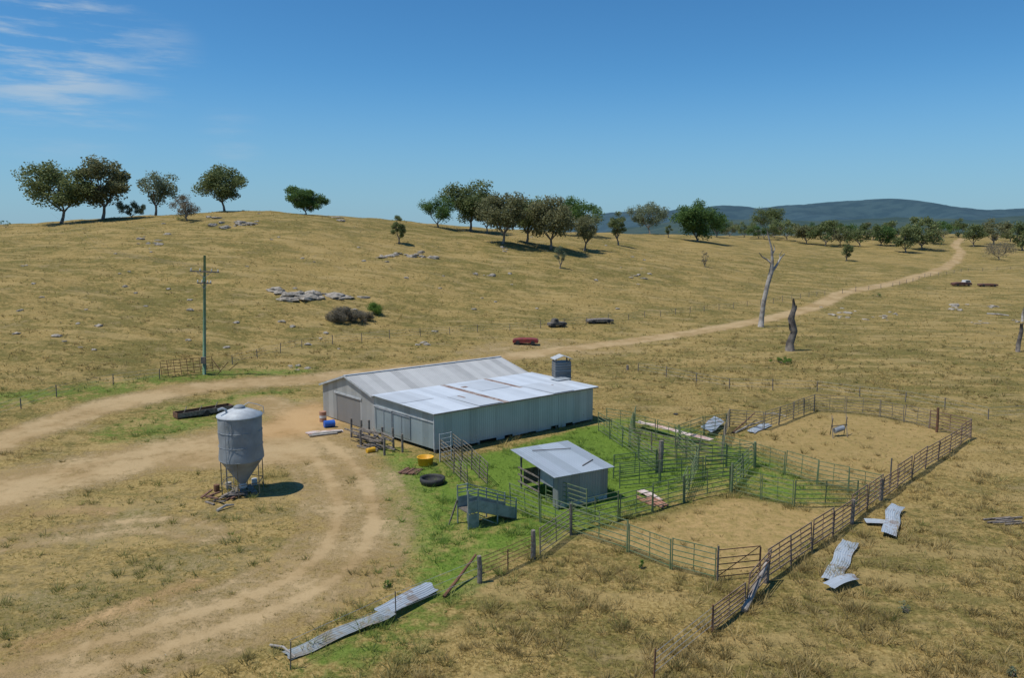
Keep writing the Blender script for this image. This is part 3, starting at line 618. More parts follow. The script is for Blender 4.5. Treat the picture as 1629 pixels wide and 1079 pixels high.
mb = MB(); mb.slab([S(.3,.3,.42), S(LU-.3,.3,.42), S(LU-.3,VL-.2,.42), S(.3,VL-.2,.42)], .08); mb.build('floor', M['wood'], shed)
mb = MB(); mb.slab([S(.3,.5,-.05), S(LU-.3,.5,-.05), S(LU-.3,.5,.42), S(.3,.5,.42)][::-1], .02); mb.build('underfloor_shade_sheet', M['near_black'], shed)  # added near-black sheet standing in for the shade beneath the floor

q = Vector((A0.x, A0.y, 0)) + Matrix.Rotation(R(38.3), 3, 'Z') @ Vector(S(16.75, 4.6, 0))
zt = HC - q.y*((ST + (575-CY)/F*CT)/(CT - (575-CY)/F*ST))
tw = thing('chimney_tower', 'small dark grey louvred box tower with pale gabled cap behind the shed', 'tower', (q.x, q.y, 0), R(15))
bw = .74; MB().box((0,0,zt/2), (bw*2, bw*1.4, zt)).build('tower_wall', M['louvre'], tw)
mb = MB()
for sx in (-1, 1):
    for sy in (-1, 1): mb.box((sx*(bw-.1), sy*(bw*.7-.1), zt+.13), (.1, .1, .26))
mb.build('cap_post', M['wood'], tw)
mb = MB(); e = bw+.12; f_ = bw*.7+.12
mb.slab([(-e,-f_,zt+.24), (0,-f_,zt+.56), (0,f_,zt+.56), (-e,f_,zt+.24)][::-1], .03); mb.slab([(0,-f_,zt+.56), (e,-f_,zt+.24), (e,f_,zt+.24), (0,f_,zt+.56)][::-1], .03)
mb.build('cap_roof', M['galv_light'], tw)
for z_ in (zt-.3, zt-.8, zt-1.3): MB().box((0,-bw*.7-.012,z_), (bw*2, .03, .05)).build('cladding_batten', M['galv'], tw)

# ------------------------------------------------------------------ small yard shed
F0 = G(888, 812); rt = R(30); sw, sd = 3.55, 4.3
sh = thing('yard_shed', 'small open-sided iron shed with sloping roof inside the green yards', 'shed', F0, rt)
mb = MB()
for (p_, q_) in (((0,0),(sw,0)), ((sw,0),(sw,1.9)), ((0,.03),(0,.55))):
    mb.slab([(p_[0],p_[1],.08), (q_[0],q_[1],.08), (q_[0],q_[1],2.02+.09*q_[1]), (p_[0],p_[1],2.02+.09*p_[1])], .025)
mb.build('wall', M['wall_dark_x'], sh)
MB().slab([(.1,-.06,.12),(sw-.1,-.06,.12),(sw-.1,-.06,.42),(.1,-.06,.36)], .015).build('patch_sheet', M['galv_light'], sh)
mb = MB(); mb.slab([(-.03,.5,1.2),(-.03,1.9,1.2),(-.03,1.9,2.0),(-.03,.5,1.95)], .02); mb.build('side_sheet', M['galv'], sh)
mb = MB(); mb.slab([(.2,sd-.05,.3),(sw,sd-.05,.3),(sw,sd-.05,1.3),(.2,sd-.05,1.3)], .02); mb.build('back_rail_board', M['wood'], sh)
for (x_, y_) in ((0.05,.1),(0.05,2.2),(0.05,sd),(sw-.05,.1),(sw-.05,2.2),(sw-.05,sd),(sw/2,sd)): MB().tube((x_,y_,-.2), (x_,y_,2.05+.09*y_), .065, 8).build('post', M['wood'], sh)
for z_ in (.5,.95,1.4): MB().bar((-.06,2.0,z_), (-.06,sd+.2,z_), .04, .1).build('rail', M['wood'], sh)
mb = MB(); mb.slab([(-.45,-.25,2.08), (sw+.3,-.25,2.08), (sw+.3,sd+.5,2.52), (-.45,sd+.5,2.52)], .025); rf = mb.build('roof', M['roof_small'], sh)
for y_ in (0, 2.1, sd): MB().bar((-.4,y_,2.03+.09*y_), (sw+.25,y_,2.03+.09*y_), .06, .08).build('rafter', M['wood'], rf)
for p_, q_ in (((.6,3.9),(3.1,3.3)), ((2.1,.6),(3.3,1.2))): MB().bar((p_[0],p_[1],2.13+.1*p_[1]), (q_[0],q_[1],2.13+.1*q_[1]), .05, .04).build('loose_batten', M['steel_dark'], rf)

# ------------------------------------------------------------------ silo
q = G(387, 784); s_ = mpp(q); RS = 33.2*s_
si = thing('grain_silo', 'galvanised cone-bottomed grain silo standing on steel legs', 'silo', q, R(20))
zb, zt = 2.2, 4.95
prof = [(RS, zb + (zt-zb)*k/14) for k in range(15)]
MB().lathe(prof, 40, dent=.08).build('tank_wall', M['silo'], si, True)
MB().lathe([(RS,zb),(RS*.98,zb-.03),(.2,.62),(.18,.52)], 40).build('hopper', M['silo'], si, True)
rf = MB().lathe([(RS+.06,zt-.05),(RS+.06,zt+.02),(.45,zt+.4),(.3,zt+.43)], 40).build('roof', M['silo_lid'], si, True)
MB().lathe([(.34,zt+.38),(.34,zt+.52),(.2,zt+.6),(.01,zt+.62)], 20).build('lid', M['silo'], rf, True)
MB().path([(-RS*.55,-.3,zt+.18),(-RS*.6,-.35,zt+.45),(-RS*.75,-.4,zt+.55),(-RS*.95,-.45,zt+.48)], [.07]*4, 8).build('filler_pipe', M['silo_lid'], rf, True)
MB().path([(.25,0,zt+.55),(.55,.2,zt+.68),(RS*.8,.4,zt+.5),(RS+.12,.5,zt+.3),(RS+.15,.5,zt-.2)], [.022]*5, 6).build('lid_lever', M['white'], rf)
for z_ in (zb+.02, zb+.9, zb+1.8): MB().lathe([(RS+.0,z_-.02),(RS+.02,z_-.01),(RS+.02,z_+.01),(RS+.0,z_+.02)], 40).build('hoop', M['silo'], si, True)
for k in range(6):
    a = k*math.pi/3 + .3; x_, y_ = math.cos(a)*(RS-.02), math.sin(a)*(RS-.02); a2 = a + math.pi/3
    MB().bar((x_,y_,-.05), (x_,y_,zb+.02), .055, .055).build('leg', M['grey_steel'], si)
    MB().bar((x_,y_,.8), (math.cos(a2)*(RS-.02), math.sin(a2)*(RS-.02), .8), .035, .045).build('leg_brace', M['grey_steel'], si)
MB().lathe([(.01,.3),(.22,.3),(.26,.42),(.2,.62)], 16).build('outlet', M['white'], si, True)
mb = MB()
for sx in (-.18,.18): mb.tube((sx-.7,-RS-.02+.22,.2), (sx-.7,-RS+.1,zt), .015)
for k in range(14): mb.tube((-.88,-RS+.2,.4+k*.32), (-.52,-RS+.2,.4+k*.32), .012)
mb.build('ladder', M['silo'], si)
for k in range(3): MB().box((-.5+.5*k,.1*k,.06),(.35,1.6,.16), .1*k).build('footing_block', M['wood'], si)
pal = thing('timber_pile', 'loose pile of broken planks and blocks at the silo foot', 'wood pile', G(350, 796), .3)
for k in range(14): a = rnd.uniform(-1.2, 1.2); x_, y_ = rnd.uniform(-1.1,1.1), rnd.uniform(-.6,.6); MB().bar((x_,y_,.06+.03*k%.3), (x_+math.cos(a)*.9,y_+math.sin(a)*.9,.1+.02*k), .14, .07).build('plank', M['wood' if k%3 else 'wood_red'], pal)
for i, (a_, b_) in enumerate(((345,782),(364,778),(405,772))):
    tag(MB().lathe([(.01,0),(.17,0),(.18,.1),(.18,.42),(.05,.44),(.01,.44)], 16).build('bucket', M[['rust','concrete','white'][i]], loc=G(a_, b_), smooth=False), ['rusty bucket at the far left beside the silo foot','grey bucket between the rusty bucket and the silo','white bucket beneath the silo outlet'][i], 'bucket')

# ------------------------------------------------------------------ power pole
q = G(325, 596); s_ = mpp(q); hp = 189*s_
pp = thing('power_pole', 'tall green treated timber power pole with crossarms at the hill foot', 'power pole', q, 0)
pp.rotation_euler = (0, R(3.2), 0)
MB().path([(0,0,-.3),(0,0,hp*.5),(0,0,hp)], [.19,.16,.13], 10).build('pole', M['pole'], pp, True)
for z_, L_ in ((hp*.865, 2.7),(hp*.77, 1.3)):
    ca = MB().bar((-L_*.55,-.2,z_), (L_*.6,-.2,z_+.05), .1, .13).build('crossarm', M['wood'], pp)
    for x_ in (-L_*.5, -L_*.15, L_*.3, L_*.55): MB().lathe([(.02,0),(.08,.05),(.06,.15),(.08,.2),(.01,.28)], 8, (x_,-.2,z_+.07)).build('insulator', M['white'], ca)
    MB().bar((-L_*.3,-.2,z_), (0,-.16,z_-.6), .04).build('crossarm_brace', M['galv'], ca); MB().bar((L_*.3,-.2,z_), (0,-.16,z_-.6), .04).build('crossarm_brace', M['galv'], ca)
MB().box((.02,-.3,1.6),(.5,.25,.7)).build('meter_box', M['steel_dark'], pp)
MB().box((.0,-.2,hp*.8),(.2,.16,.45)).build('fuse_box', M['pole'], pp)
for i, dx in enumerate((-.4, .9, 1.9)):
    pts = [(q.x+dx, q.y-.2, q.z+hp*.87+.3), (q.x+dx-30, q.y+38, q.z+hp*.87+1.2), (q.x+dx-60, q.y+78, q.z+hp*.87+8)]
    o = MB().path(pts, [.010]*3, 4).build('power_line', M['steel_dark']); tag(o, 'thin overhead power line running left from the green pole', 'power line', 'power lines from the green pole')

p0, p1 = G(258, 601), G(342, 593)
fr_ = thing('rusty_gate_frame', 'rusty steel mesh gate leaning upright beside the power pole', 'gate', p0, math.atan2(p1.y-p0.y, p1.x-p0.x))
L_ = (p1-p0).length*.97; hh_ = 1.75
for z_ in np.linspace(.1, hh_, 6): MB().bar((0,0,z_), (L_,.0,z_*.98), .045).build('rail', M['rust'], fr_)
for x_ in np.linspace(0, L_, 9): MB().bar((x_,.04,.05), (x_-.1,.1,hh_), .045).build('upright', M['rust'], fr_)
for i, (a_, b_, dx, dz) in enumerate(((345,597,1.2,1.4),(352,592,-1.0,1.3),(364,590,1.0,.9))):
    q = G(a_, b_); o = MB().bar((q.x,q.y,q.z), (q.x+dx,q.y+.3,q.z+dz), .06).build('leaning_pipe', M['rust']); tag(o, ['rusty pipe leaning right just beside the power pole base','rusty pipe leaning left right of the power pole','short rusty pipe furthest right of the power pole'][i], 'pipe')

# ------------------------------------------------------------------ yard panels
def panel_proto(matk, hgt, nr_, name, rl=.042):
    t = thing(name, 'x', 'fence panel'); L = 2.5
    for x_ in (0.03, L-.03): MB().bar((x_,0,-.1), (x_,0,hgt+.04), .05, .05).build('upright', M[matk], t)
    for z_ in np.linspace(.22, hgt, nr_): MB().bar((.03,0,z_), (L-.03,0,z_), .03, rl).build('rail', M[matk], t)
    MB().bar((L/2,.03,.2), (L/2,.03,hgt), .02, .04).build('centre_brace', M[matk], t)
    return t
PG = panel_proto('green_steel', 1.6, 6, 'cattle_hurdle'); PB = panel_proto('brown_steel', 1.5, 6, 'rail_hurdle', .065); PS = panel_proto('grey_steel', 1.5, 6, 'cattle_hurdle')
def run(pts, proto, desc, group, L=2.6, zs=1.0):
    W_ = [G(*p) for p in pts]; segs = []
    for a, b in zip(W_[:-1], W_[1:]):
        d = b-a; n = max(1, round(d.length/L))
        for k in range(n): segs.append((a+d*(k/n), a+d*((k+1)/n)))
    for i, (a, b) in enumerate(segs):
        o = dup(proto); o.location = (a.x, a.y, h1(a.x, a.y)+rnd.uniform(-.06,.06)); o.rotation_euler = (rnd.uniform(-.07,.07), rnd.uniform(-.016,.016), math.atan2(b.y-a.y, b.x-a.x)); o.scale = ((b-a).length/2.5*.985, 1, rnd.uniform(.96,1.03)*zs)
        o['label'] = (desc % ORD[i]) if len(segs) > 1 else desc.replace('%s ', ''); o['group'] = group
run([(908,850),(1000,880),(1068,907),(1139,925)], PG, '%s green panel from the left along the front of the near pen', 'panels on the front of the near pen')
run([(908,848),(985,828),(1088,800),(1163,784)], PG, '%s green panel from the left along the back of the near pen', 'panels on the back of the near pen')
run([(1163,784),(1262,808),(1365,806)], PG, '%s green panel from the left between near pen and lane', 'panels between near pen and lane')
run([(1200,742),(1300,772),(1402,796)], PG, '%s green panel from the left along the front of the far pen', 'panels on the front of the far pen')
run([(812,812),(860,832),(908,850)], PG, '%s green panel from the left running from loading ramp to near pen', 'panels from the loading ramp to the near pen')
run([(975,762),(1045,752),(1110,748),(1200,742)], PG, '%s green panel from the left along the inner race behind the yard shed', 'panels of the inner race')
run([(985,778),(1050,772),(1120,764),(1180,760)], PG, '%s green panel from the left along the near side of the inner race', 'near side panels of the inner race')
run([(1088,800),(1110,748)], PG, '%s green panel of the cross gate between race and near pen', 'cross gate panels')
run([(1163,784),(1200,742)], PG, '%s green panel of the short cross fence at the lane mouth', 'short cross fence panels')
run([(952,686),(990,712),(1045,752)], PG, '%s green panel from the shed corner towards the inner race', 'panels from the shed corner')
run([(965,680),(1010,690),(1080,712),(1150,728),(1200,742)], PG, '%s green panel from the left along the upper drafting race', 'panels of the upper drafting race')
run([(1000,712),(1075,730),(1150,738)], PS, '%s grey panel from the left inside the drafting pens', 'grey panels inside the drafting pens')
run([(1010,678),(1000,712)], PG, '%s green panel dividing the pens beside the woolshed corner', 'divider panels by the woolshed corner')
run([(1075,712),(1110,748)], PG, '%s green panel dividing the middle of the drafting pens', 'divider panels in the middle pens')
run([(1080,712),(1120,697),(1155,690)], PG, '%s green panel from the left joining drafting race to far pen', 'panels joining the race to the far pen')
run([(868,800),(935,822)], PG, '%s green panel in front of the yard shed', 'panels in front of the yard shed')
run([(1150,715),(1155,690),(1160,680),(1215,685),(1262,667),(1295,655),(1345,658),(1400,664),(1478,682)], PS, '%s grey panel from the left around the back of the far pen', 'panels around the back of the far pen')
run([(1478,682),(1545,698)], PB, '%s brown panel closing the far corner of the yards', 'panels at the far corner')
run([(1187,965),(1222,925),(1292,876),(1355,832),(1402,796),(1472,746),(1545,698)], PB, '%s rusty brown panel from the front along the long right fence', 'panels of the long right fence', L=2.7)
run([(1134,1006),(1187,965)], PB, '%s low rusty panel continuing the long right fence towards the front', 'low panels at the front of the long right fence', zs=.72)
run([(908,850),(858,887)], PS, '%s grey panel between the wooden post and the near pen corner', 'panels beside the wooden gate posts', L=3)
run([(700,735),(722,755),(745,778)], PS, '%s grey panel along the near side of the loading race', 'near side panels of the loading race', L=2.2)
run([(722,722),(750,748),(775,775)], PS, '%s grey panel along the far side of the loading race', 'far side panels of the loading race', L=2.2)
for o in (PG, PB, PS):
    for ch in list(o.children): bpy.data.objects.remove(ch)
    bpy.data.objects.remove(o)
a, b = G(1141,925), G(1208,917)
gt = thing('pen_gate', 'rusty framed mesh gate at the front right of the near pen', 'gate', a, math.atan2(b.y-a.y, b.x-a.x)); L_ = (b-a).length
MB().bar((0,0,0),(0,0,1.7),.07).build('gate_post', M['wood'], gt); MB().bar((L_,0,0),(L_,0,1.4),.06).build('gate_post', M['rust'], gt)
for z_ in (.2,.5,.8,1.1,1.5): MB().bar((0,0,z_),(L_,0,z_-.05),.035).build('rail', M['rust'], gt)
MB().bar((0,0.02,.2),(L_,0.02,1.45),.03).build('diagonal_brace', M['rust'], gt)
posts = [(1218,928,40,8,'thick grey wooden post in the near corner of the long right fence'),(763,928,45,8,'grey wooden post at the foot of the diagonal strut, front fence'),(848,890,48,8,'grey wooden gate post left of the near pen corner'),(1401,797,36,6,'wooden post midway along the long right fence'),(1355,834,40,6,'wooden post where near pen meets the long right fence'),(1490,688,40,4,'rusty upright post at the far corner of the yards'),(1050,752,52,8,'stout grey wooden post in the middle of the drafting pens'),(908,852,52,4,'dark steel corner post left of the near pen'),(1415,776,48,2.5,'tall thin steel pole beside the long right fence'),(1163,786,50,4.5,'green steel post at the lane mouth'),(1200,744,42,4.5,'green steel post at the near left of the far pen'),(998,589,8,4,'small grey post in the pasture beyond the woolshed')]
for a_, b_, hh_, w_, lab in posts:
    q = G(a_, b_); s_ = mpp(q); wood = 'wooden' in lab or 'grey post' in lab
    mk = M['wood'] if wood else M['rust'] if 'rusty' in lab else M['green_steel'] if 'green' in lab else M['steel_dark']
    o = MB().path([(0,0,-.2),(.02,.01,hh_*s_*.5),(.03*rnd.uniform(-1,1),0,hh_*s_)], [w_*s_/2*1.05, w_*s_/2, w_*s_/2*.9], 9).build('post', mk, loc=q); tag(o, lab, 'post')
for p_, q_, hz, w_, lab in (((706,952),(757,912),.9,.12,'rusty rail strut leaning against the front wooden post'),((1183,975),(1218,930),1.0,.2,'bleached log leaning on the thick corner post'),((1165,690),(1200,668),.6,.1,'fallen pipe beside the far pen fence')):
    a, b = G(*p_), G(*q_); o = MB().path([(a.x,a.y,a.z+.05), ((a.x+b.x)/2,(a.y+b.y)/2,(a.z+b.z)/2+hz*.5), (b.x,b.y,b.z+hz)], [w_*.7,w_*.6,w_*.45], 8).build('leaning_rail', M['dead' if 'log' in lab else 'rust']); tag(o, lab, 'rail')

# ------------------------------------------------------------------ wire fences
def wirefence(pts, gap, hgt, label, pm='wood', r_=.05, wires=3, wr=.008, wm='galv'):
    W_ = [G(*p) for p in pts]; P = []
    for a, b in zip(W_[:-1], W_[1:]):
        n = max(1, round((b-a).length/gap))
        for k in range(n): q = a + (b-a)*(k/n); P.append(Vector((q.x, q.y, h1(q.x, q.y))))
    P.append(W_[-1]); t = thing('wire_fence', label, 'fence', P[0])
    for q in P[:100]: l = q-P[0]; MB().tube((l.x,l.y,l.z-.2), (l.x+rnd.uniform(-.06,.06),l.y,l.z+hgt*rnd.uniform(.85,1.1)), r_, 5).build('post', M[pm], t)
    for z_ in np.linspace(hgt*.3, hgt*.95, wires):
        MB().path([((q-P[0]).x,(q-P[0]).y,(q-P[0]).z+z_) for q in P], [wr]*len(P), 4).build('wire', M[wm], t)
wirefence([(370,580),(480,553),(620,539),(760,529),(860,522),(1000,509),(1120,496),(1230,483),(1312,469)], 4.5, 1.15, 'long wire fence along the hill foot above the dirt road')
wirefence([(-30,672),(90,632),(180,612),(254,603)], 4.5, 1.1, 'wire fence at the far left between road and hill')
wirefence([(1015,592),(1160,619),(1300,623),(1440,640),(1572,668),(1640,664)], 5, 1.1, 'wire fence crossing the pasture behind the far pen')
wirefence([(1340,467),(1420,456),(1480,440),(1540,432),(1629,428)], 7, 1.1, 'wire fence beside the far end of the road', r_=.06)
wirefence([(462,1066),(630,985),(763,928)], 5, 1.2, 'low wire fence running from the front left to the wooden post', 'steel_dark', .025, 3)
wirefence([(763,928),(808,908),(848,889)], 2.4, 1.25, 'rusty wire and rail fence joining the two grey wooden posts', 'rust', .035, 5, .018, 'rust')
wirefence([(1040,1085),(1132,1008)], 4, 1.15, 'wire fence running to the front edge below the long right fence', 'rust', .035, 4, .01)

# ------------------------------------------------------------------ loading ramp
a, b = G(812, 822), G(722, 842)
rp = thing('loading_ramp', 'grey-green sheeted steel stock loading ramp on legs', 'loading ramp', a, math.atan2(b.y-a.y, b.x-a.x)); L_ = 3.1; w2 = .55; fh = 1.0
MB().slab([(0,-w2,.05),(L_*.8,-w2,fh),(L_*.8,w2,fh),(0,w2,.05)], .06).build('ramp_floor', M['steel_dark'], rp)
MB().slab([(L_*.8,-w2,fh),(L_,-w2,fh),(L_,w2,fh),(L_*.8,w2,fh)], .06).build('platform', M['steel_dark'], rp)
for s in (-1, 1):
    y_ = s*w2; mb = MB(); mb.slab([(0,y_,.05),(L_*.8,y_,fh-.05),(L_*.8,y_,fh+.6),(0,y_,.7)], .02); mb.slab([(L_*.8,y_,fh-.05),(L_,y_,fh-.05),(L_,y_,fh+.6),(L_*.8,y_,fh+.6)], .02); mb.build('side_sheet', M['ramp_steel'], rp)
    for z_ in (.82,1.02,1.22): MB().bar((0,y_,z_),(L_*.8,y_,z_+fh),.04).build('side_rail', M['ramp_steel'], rp)
    for z_ in (.82,1.02,1.22): MB().bar((L_*.8,y_,fh+z_),(L_,y_,fh+z_),.04).build('side_rail', M['ramp_steel'], rp)
    for x_ in (0, L_*.4, L_*.8, L_): MB().bar((x_,y_*1.06,-.1),(x_,y_*1.06,min(1,x_/(L_*.8))*fh+1.26),.06).build('leg', M['ramp_steel'], rp)
    MB().bar((L_*.4,y_*1.1,0),(L_,y_*1.1,fh),.05).build('leg_brace', M['ramp_steel'], rp)
MB().slab([(L_*.8,w2+.05,.1),(L_,w2+.05,.1),(L_,w2+.05,fh-.1),(L_*.8,w2+.05,fh-.1)],.02).build('end_sheet', M['ramp_steel'], rp)
MB().bar((L_+.05,-w2,fh*1.4),(L_+.55,-w2-.1,.0),.07).build('tow_arm', M['steel_dark'], rp)
q = G(700, 735); t = thing('race_gate', 'pale steel lift gate at the upper end of the loading race', 'gate', q, R(38))
for x_ in (0, .95): MB().bar((x_,0,0),(x_,0,2.0),.06).build('upright', M['galv_light'], t)
for z_ in np.linspace(.3,1.95,6): MB().bar((0,0,z_),(.95,0,z_),.04).build('rail', M['galv_light'], t)
tag(MB().lathe([(.01,.03),(.5,.03),(.56,.56),(.6,.58),(.57,.6),(.5,.56),(.45,.1),(.01,.1)], 28).build('feed_tub', M['yellow'], loc=G(677,740), smooth=True), 'round yellow plastic feed tub beside the planks', 'tub')
tag(MB().lathe([(.01,.02),(.72,.02),(.82,.25),(.8,.42),(.7,.44),(.66,.3),(.6,.1),(.01,.1)], 28).build('rubber_trough', M['black'], loc=G(688,770), smooth=True), 'round black rubber trough below the yellow tub', 'trough')
def planks(px, py, n, L, rot, mk, label, w=.22, spread=1.0):
    t = thing('plank_pile', label, 'wood pile', G(px, py), rot)
    for k in range(n):
        y_ = (k - n/2)*w*spread; a_ = rnd.uniform(-.2,.2); x_ = rnd.uniform(-.25,.25)*L; MB().bar((-L/2+x_,y_,.06+.04*(k%2)), (x_+L/2*math.cos(a_),y_+L/2*math.sin(a_),.08+.04*(k%2)), w*.85, .07).build('plank', M[mk], t)
planks(651,752,6,1.2,R(70),'wood_red','row of short reddish sleepers beside the yellow tub')
planks(1598,830,5,1.7,R(10),'wood','scatter of old brown boards in the dry pasture by the right edge', .12, spread=1.8)
planks(1036,800,7,1.6,R(120),'orange','loose pile of pinkish boards on the grass beside the yard shed', .14)
planks(520,690,3,2.2,R(20),'concrete','pale slabs lying on dirt before the main shed door', .3)
tp = thing('timber_rail_stack', 'jumbled stack of weathered rails and posts against the shed end', 'wood pile', G(600, 712), R(130))
for k in range(26):
    x_ = rnd.uniform(-2.6,1.6); y_ = rnd.uniform(-.7,.8); z_ = .1+.04*k; a_ = rnd.gauss(0,.18)
    MB().bar((x_,y_,z_), (x_+2.2*math.cos(a_),y_+2.2*math.sin(a_),z_+rnd.uniform(-.1,.15)), .1, .1).build('rail', M['wood'], tp)
for x_, y_ in ((-2.6,-.6),(-1.2,-.7),(.4,-.7),(2.2,-.6),(-2.4,.8),(1.0,.8),(3.6,.2),(3.2,-.5)): MB().tube((x_,y_,-.1),(x_+rnd.uniform(-.1,.1),y_,1.2+rnd.random()*.4),.09,7).build('post', M['wood'], tp)
o = MB().lathe([(.01,-.35),(.16,-.35),(.18,-.3),(.18,.3),(.16,.35),(.01,.35)],18).build('drum', M['yellow'], loc=G(590,720)+Vector((0,0,.18))); o.rotation_euler = (0,R(90),.7); tag(o,'yellow plastic drum lying beside the weathered rail stack','drum')
def drum(px, py, mk, label, lie=False, band=None):
    t = thing('drum', label, 'drum', G(px, py) + Vector((0,0,.3 if lie else 0)))
    if lie: t.rotation_euler = (0, R(90), .5)
    z0 = -.44 if lie else 0
    MB().lathe([(.01,z0),(.28,z0),(.3,z0+.02),(.29,z0+.3),(.305,z0+.31),(.29,z0+.32),(.29,z0+.58),(.305,z0+.59),(.29,z0+.6),(.3,z0+.87),(.28,z0+.88),(.01,z0+.86)], 20).build('drum_body', M[mk], t)
    if band: MB().lathe([(.297,z0+.34),(.3,z0+.34),(.3,z0+.56),(.297,z0+.56)], 20).build('painted_band', M[band], t)
drum(514,671,'orange','upright faded orange drum with pale band at the shed gable corner',band='white')
drum(524,680,'blue','blue plastic drum lying on the dirt by the main door', True)
a, b = G(283,668), G(372,655)
tr_ = thing('old_trailer_tray', 'low rusty steel tray with timber sides lying between road and silo', 'trailer', a, math.atan2(b.y-a.y, b.x-a.x)); L_ = (b-a).length
for y_ in (0, 1.1): MB().slab([(0,y_,.1),(L_,y_,.1),(L_,y_,.55),(0,y_,.5)], .05).build('side_board', M['rust' if y_ else 'wood'], tr_)
MB().box((L_/2,.55,.12),(L_,1.1,.06)).build('tray_floor', M['steel_dark'], tr_)
for x_ in (0, L_): MB().bar((x_,0,.3),(x_,1.1,.3),.06,.45).build('end_board', M['rust'], tr_)
MB().tube((L_*.5,-.12,.2),(L_*.5,.0,.2),.26,14).build('wheel', M['black'], tr_)
for k,(x_,z_) in enumerate(((.5,.9),(1.8,.8),(3.2,.95))): MB().bar((x_,.3,.2),(x_+.5,.6,z_),.05).build('stake', M['wood'], tr_)

def sheet(p_, q_, w, label, mk='scrap', bend=.25, tilt=.1, lift=.04, cat='iron sheet', nx=26, rise=0.0, side=.2):
    a, b = G(*p_), G(*q_); L = (b-a).length; ny = 64; vs = []; sd_ = rnd.random()*20
    for i in range(nx+1):
        for j in range(ny+1):
            x = L*i/nx; y = w*(j/ny-.5)
            z = lift + rise*(i/nx) + bend*max(0, noise.noise(Vector((x*.35, sd_, 0)))+.25) + .009*math.sin(y*2*math.pi/.11) + tilt*(y+w/2) + .06*noise.noise(Vector((x, y*2, sd_)))
            vs.append((x + .2*noise.noise(Vector((y*3, sd_, i == 0)))*(1 if i in (0, nx) else 0), y + side*noise.noise(Vector((x*.6, sd_, 4))), z))
    n = ny+1; fs = [(i*n+j, (i+1)*n+j, (i+1)*n+j+1, i*n+j+1) for i in range(nx) for j in range(ny)]
    o = MB().add(vs, fs).build('corrugated_sheet', M[mk], smooth=True, loc=(a.x, a.y, a.z), rotz=math.atan2(b.y-a.y, b.x-a.x)); return tag(o, label, cat)
sheet((456,1048),(622,984),.62,'long narrow dull corrugated iron strip lying in the front left grass','scrap_dull', bend=.1, tilt=.15, lift=.05, nx=50, side=.25, rise=.12)
sheet((605,988),(688,944),.72,'brighter iron sheet overlapping the far end of the long narrow strip','scrap', bend=.08, tilt=.2, lift=.22, side=.1)
sheet((1374,834),(1424,836),.6,'bent iron sheet lying crosswise right of the long fence', bend=.3)
sheet((1410,856),(1428,812),.75,'curled iron sheet leaning across the bent crosswise one', bend=.2, lift=.2)
sheet((1322,928),(1354,868),.8,'long grey-blue iron sheet lying right of the near pen fence', bend=.15)
sheet((1318,943),(1360,928),.6,'crumpled small iron sheet at the near end of the grey-blue one', bend=.4)
sheet((1014,681),(1080,700),.6,'faded pink iron sheet lying in the drafting pens near the woolshed','scrap_pink', bend=.1, lift=.5)
sheet((1078,698),(1132,710),.6,'pinkish white iron sheet at the right end of the faded pink one','scrap_pink', bend=.1, lift=.5)
sheet((1122,697),(1146,678),.9,'pale iron sheet leaning on rails left of the far pen', bend=.2, lift=.4, tilt=.4)
sheet((1195,690),(1222,678),.7,'pale iron sheet on the ground inside the far pen fence', bend=.15)
sheet((1018,785),(1050,800),.6,'curled pale iron sheet on the green grass by the yard shed','scrap_pink', bend=.4)
sheet((488,691),(545,686),.8,'flat pale sheet on the dirt left of the main door','scrap_pink', bend=.05, tilt=0)

q = G(1334, 694); t = thing('mineral_feeder', 'cross-legged steel feeder with hanging trough in the far pen', 'feeder', q, R(20))
for x_ in (-.7, .7):
    MB().bar((x_-.3,-.5,0),(x_+.3,.4,1.6),.05).build('leg', M['steel_dark'], t); MB().bar((x_+.3,.5,0),(x_-.3,-.4,1.6),.05).build('leg', M['steel_dark'], t)
MB().bar((-.8,0,.85),(.8,0,.85),.05).build('crossbar', M['steel_dark'], t)
o = MB().lathe([(.01,-.45),(.2,-.45),(.22,-.4),(.22,.4),(.2,.45),(.01,.45)], 16).build('trough', M['galv'], t); o.rotation_euler = (0, R(78), 0); o.location = (0,0,.55)
o = MB().lathe([(.01,0),(.2,0),(.22,.05),(.2,.1),(.01,.08)],14).build('tyre', M['black'], loc=G(1075,660)); tag(o,'small dark rubber ring on grass behind the drafting pens','tyre')

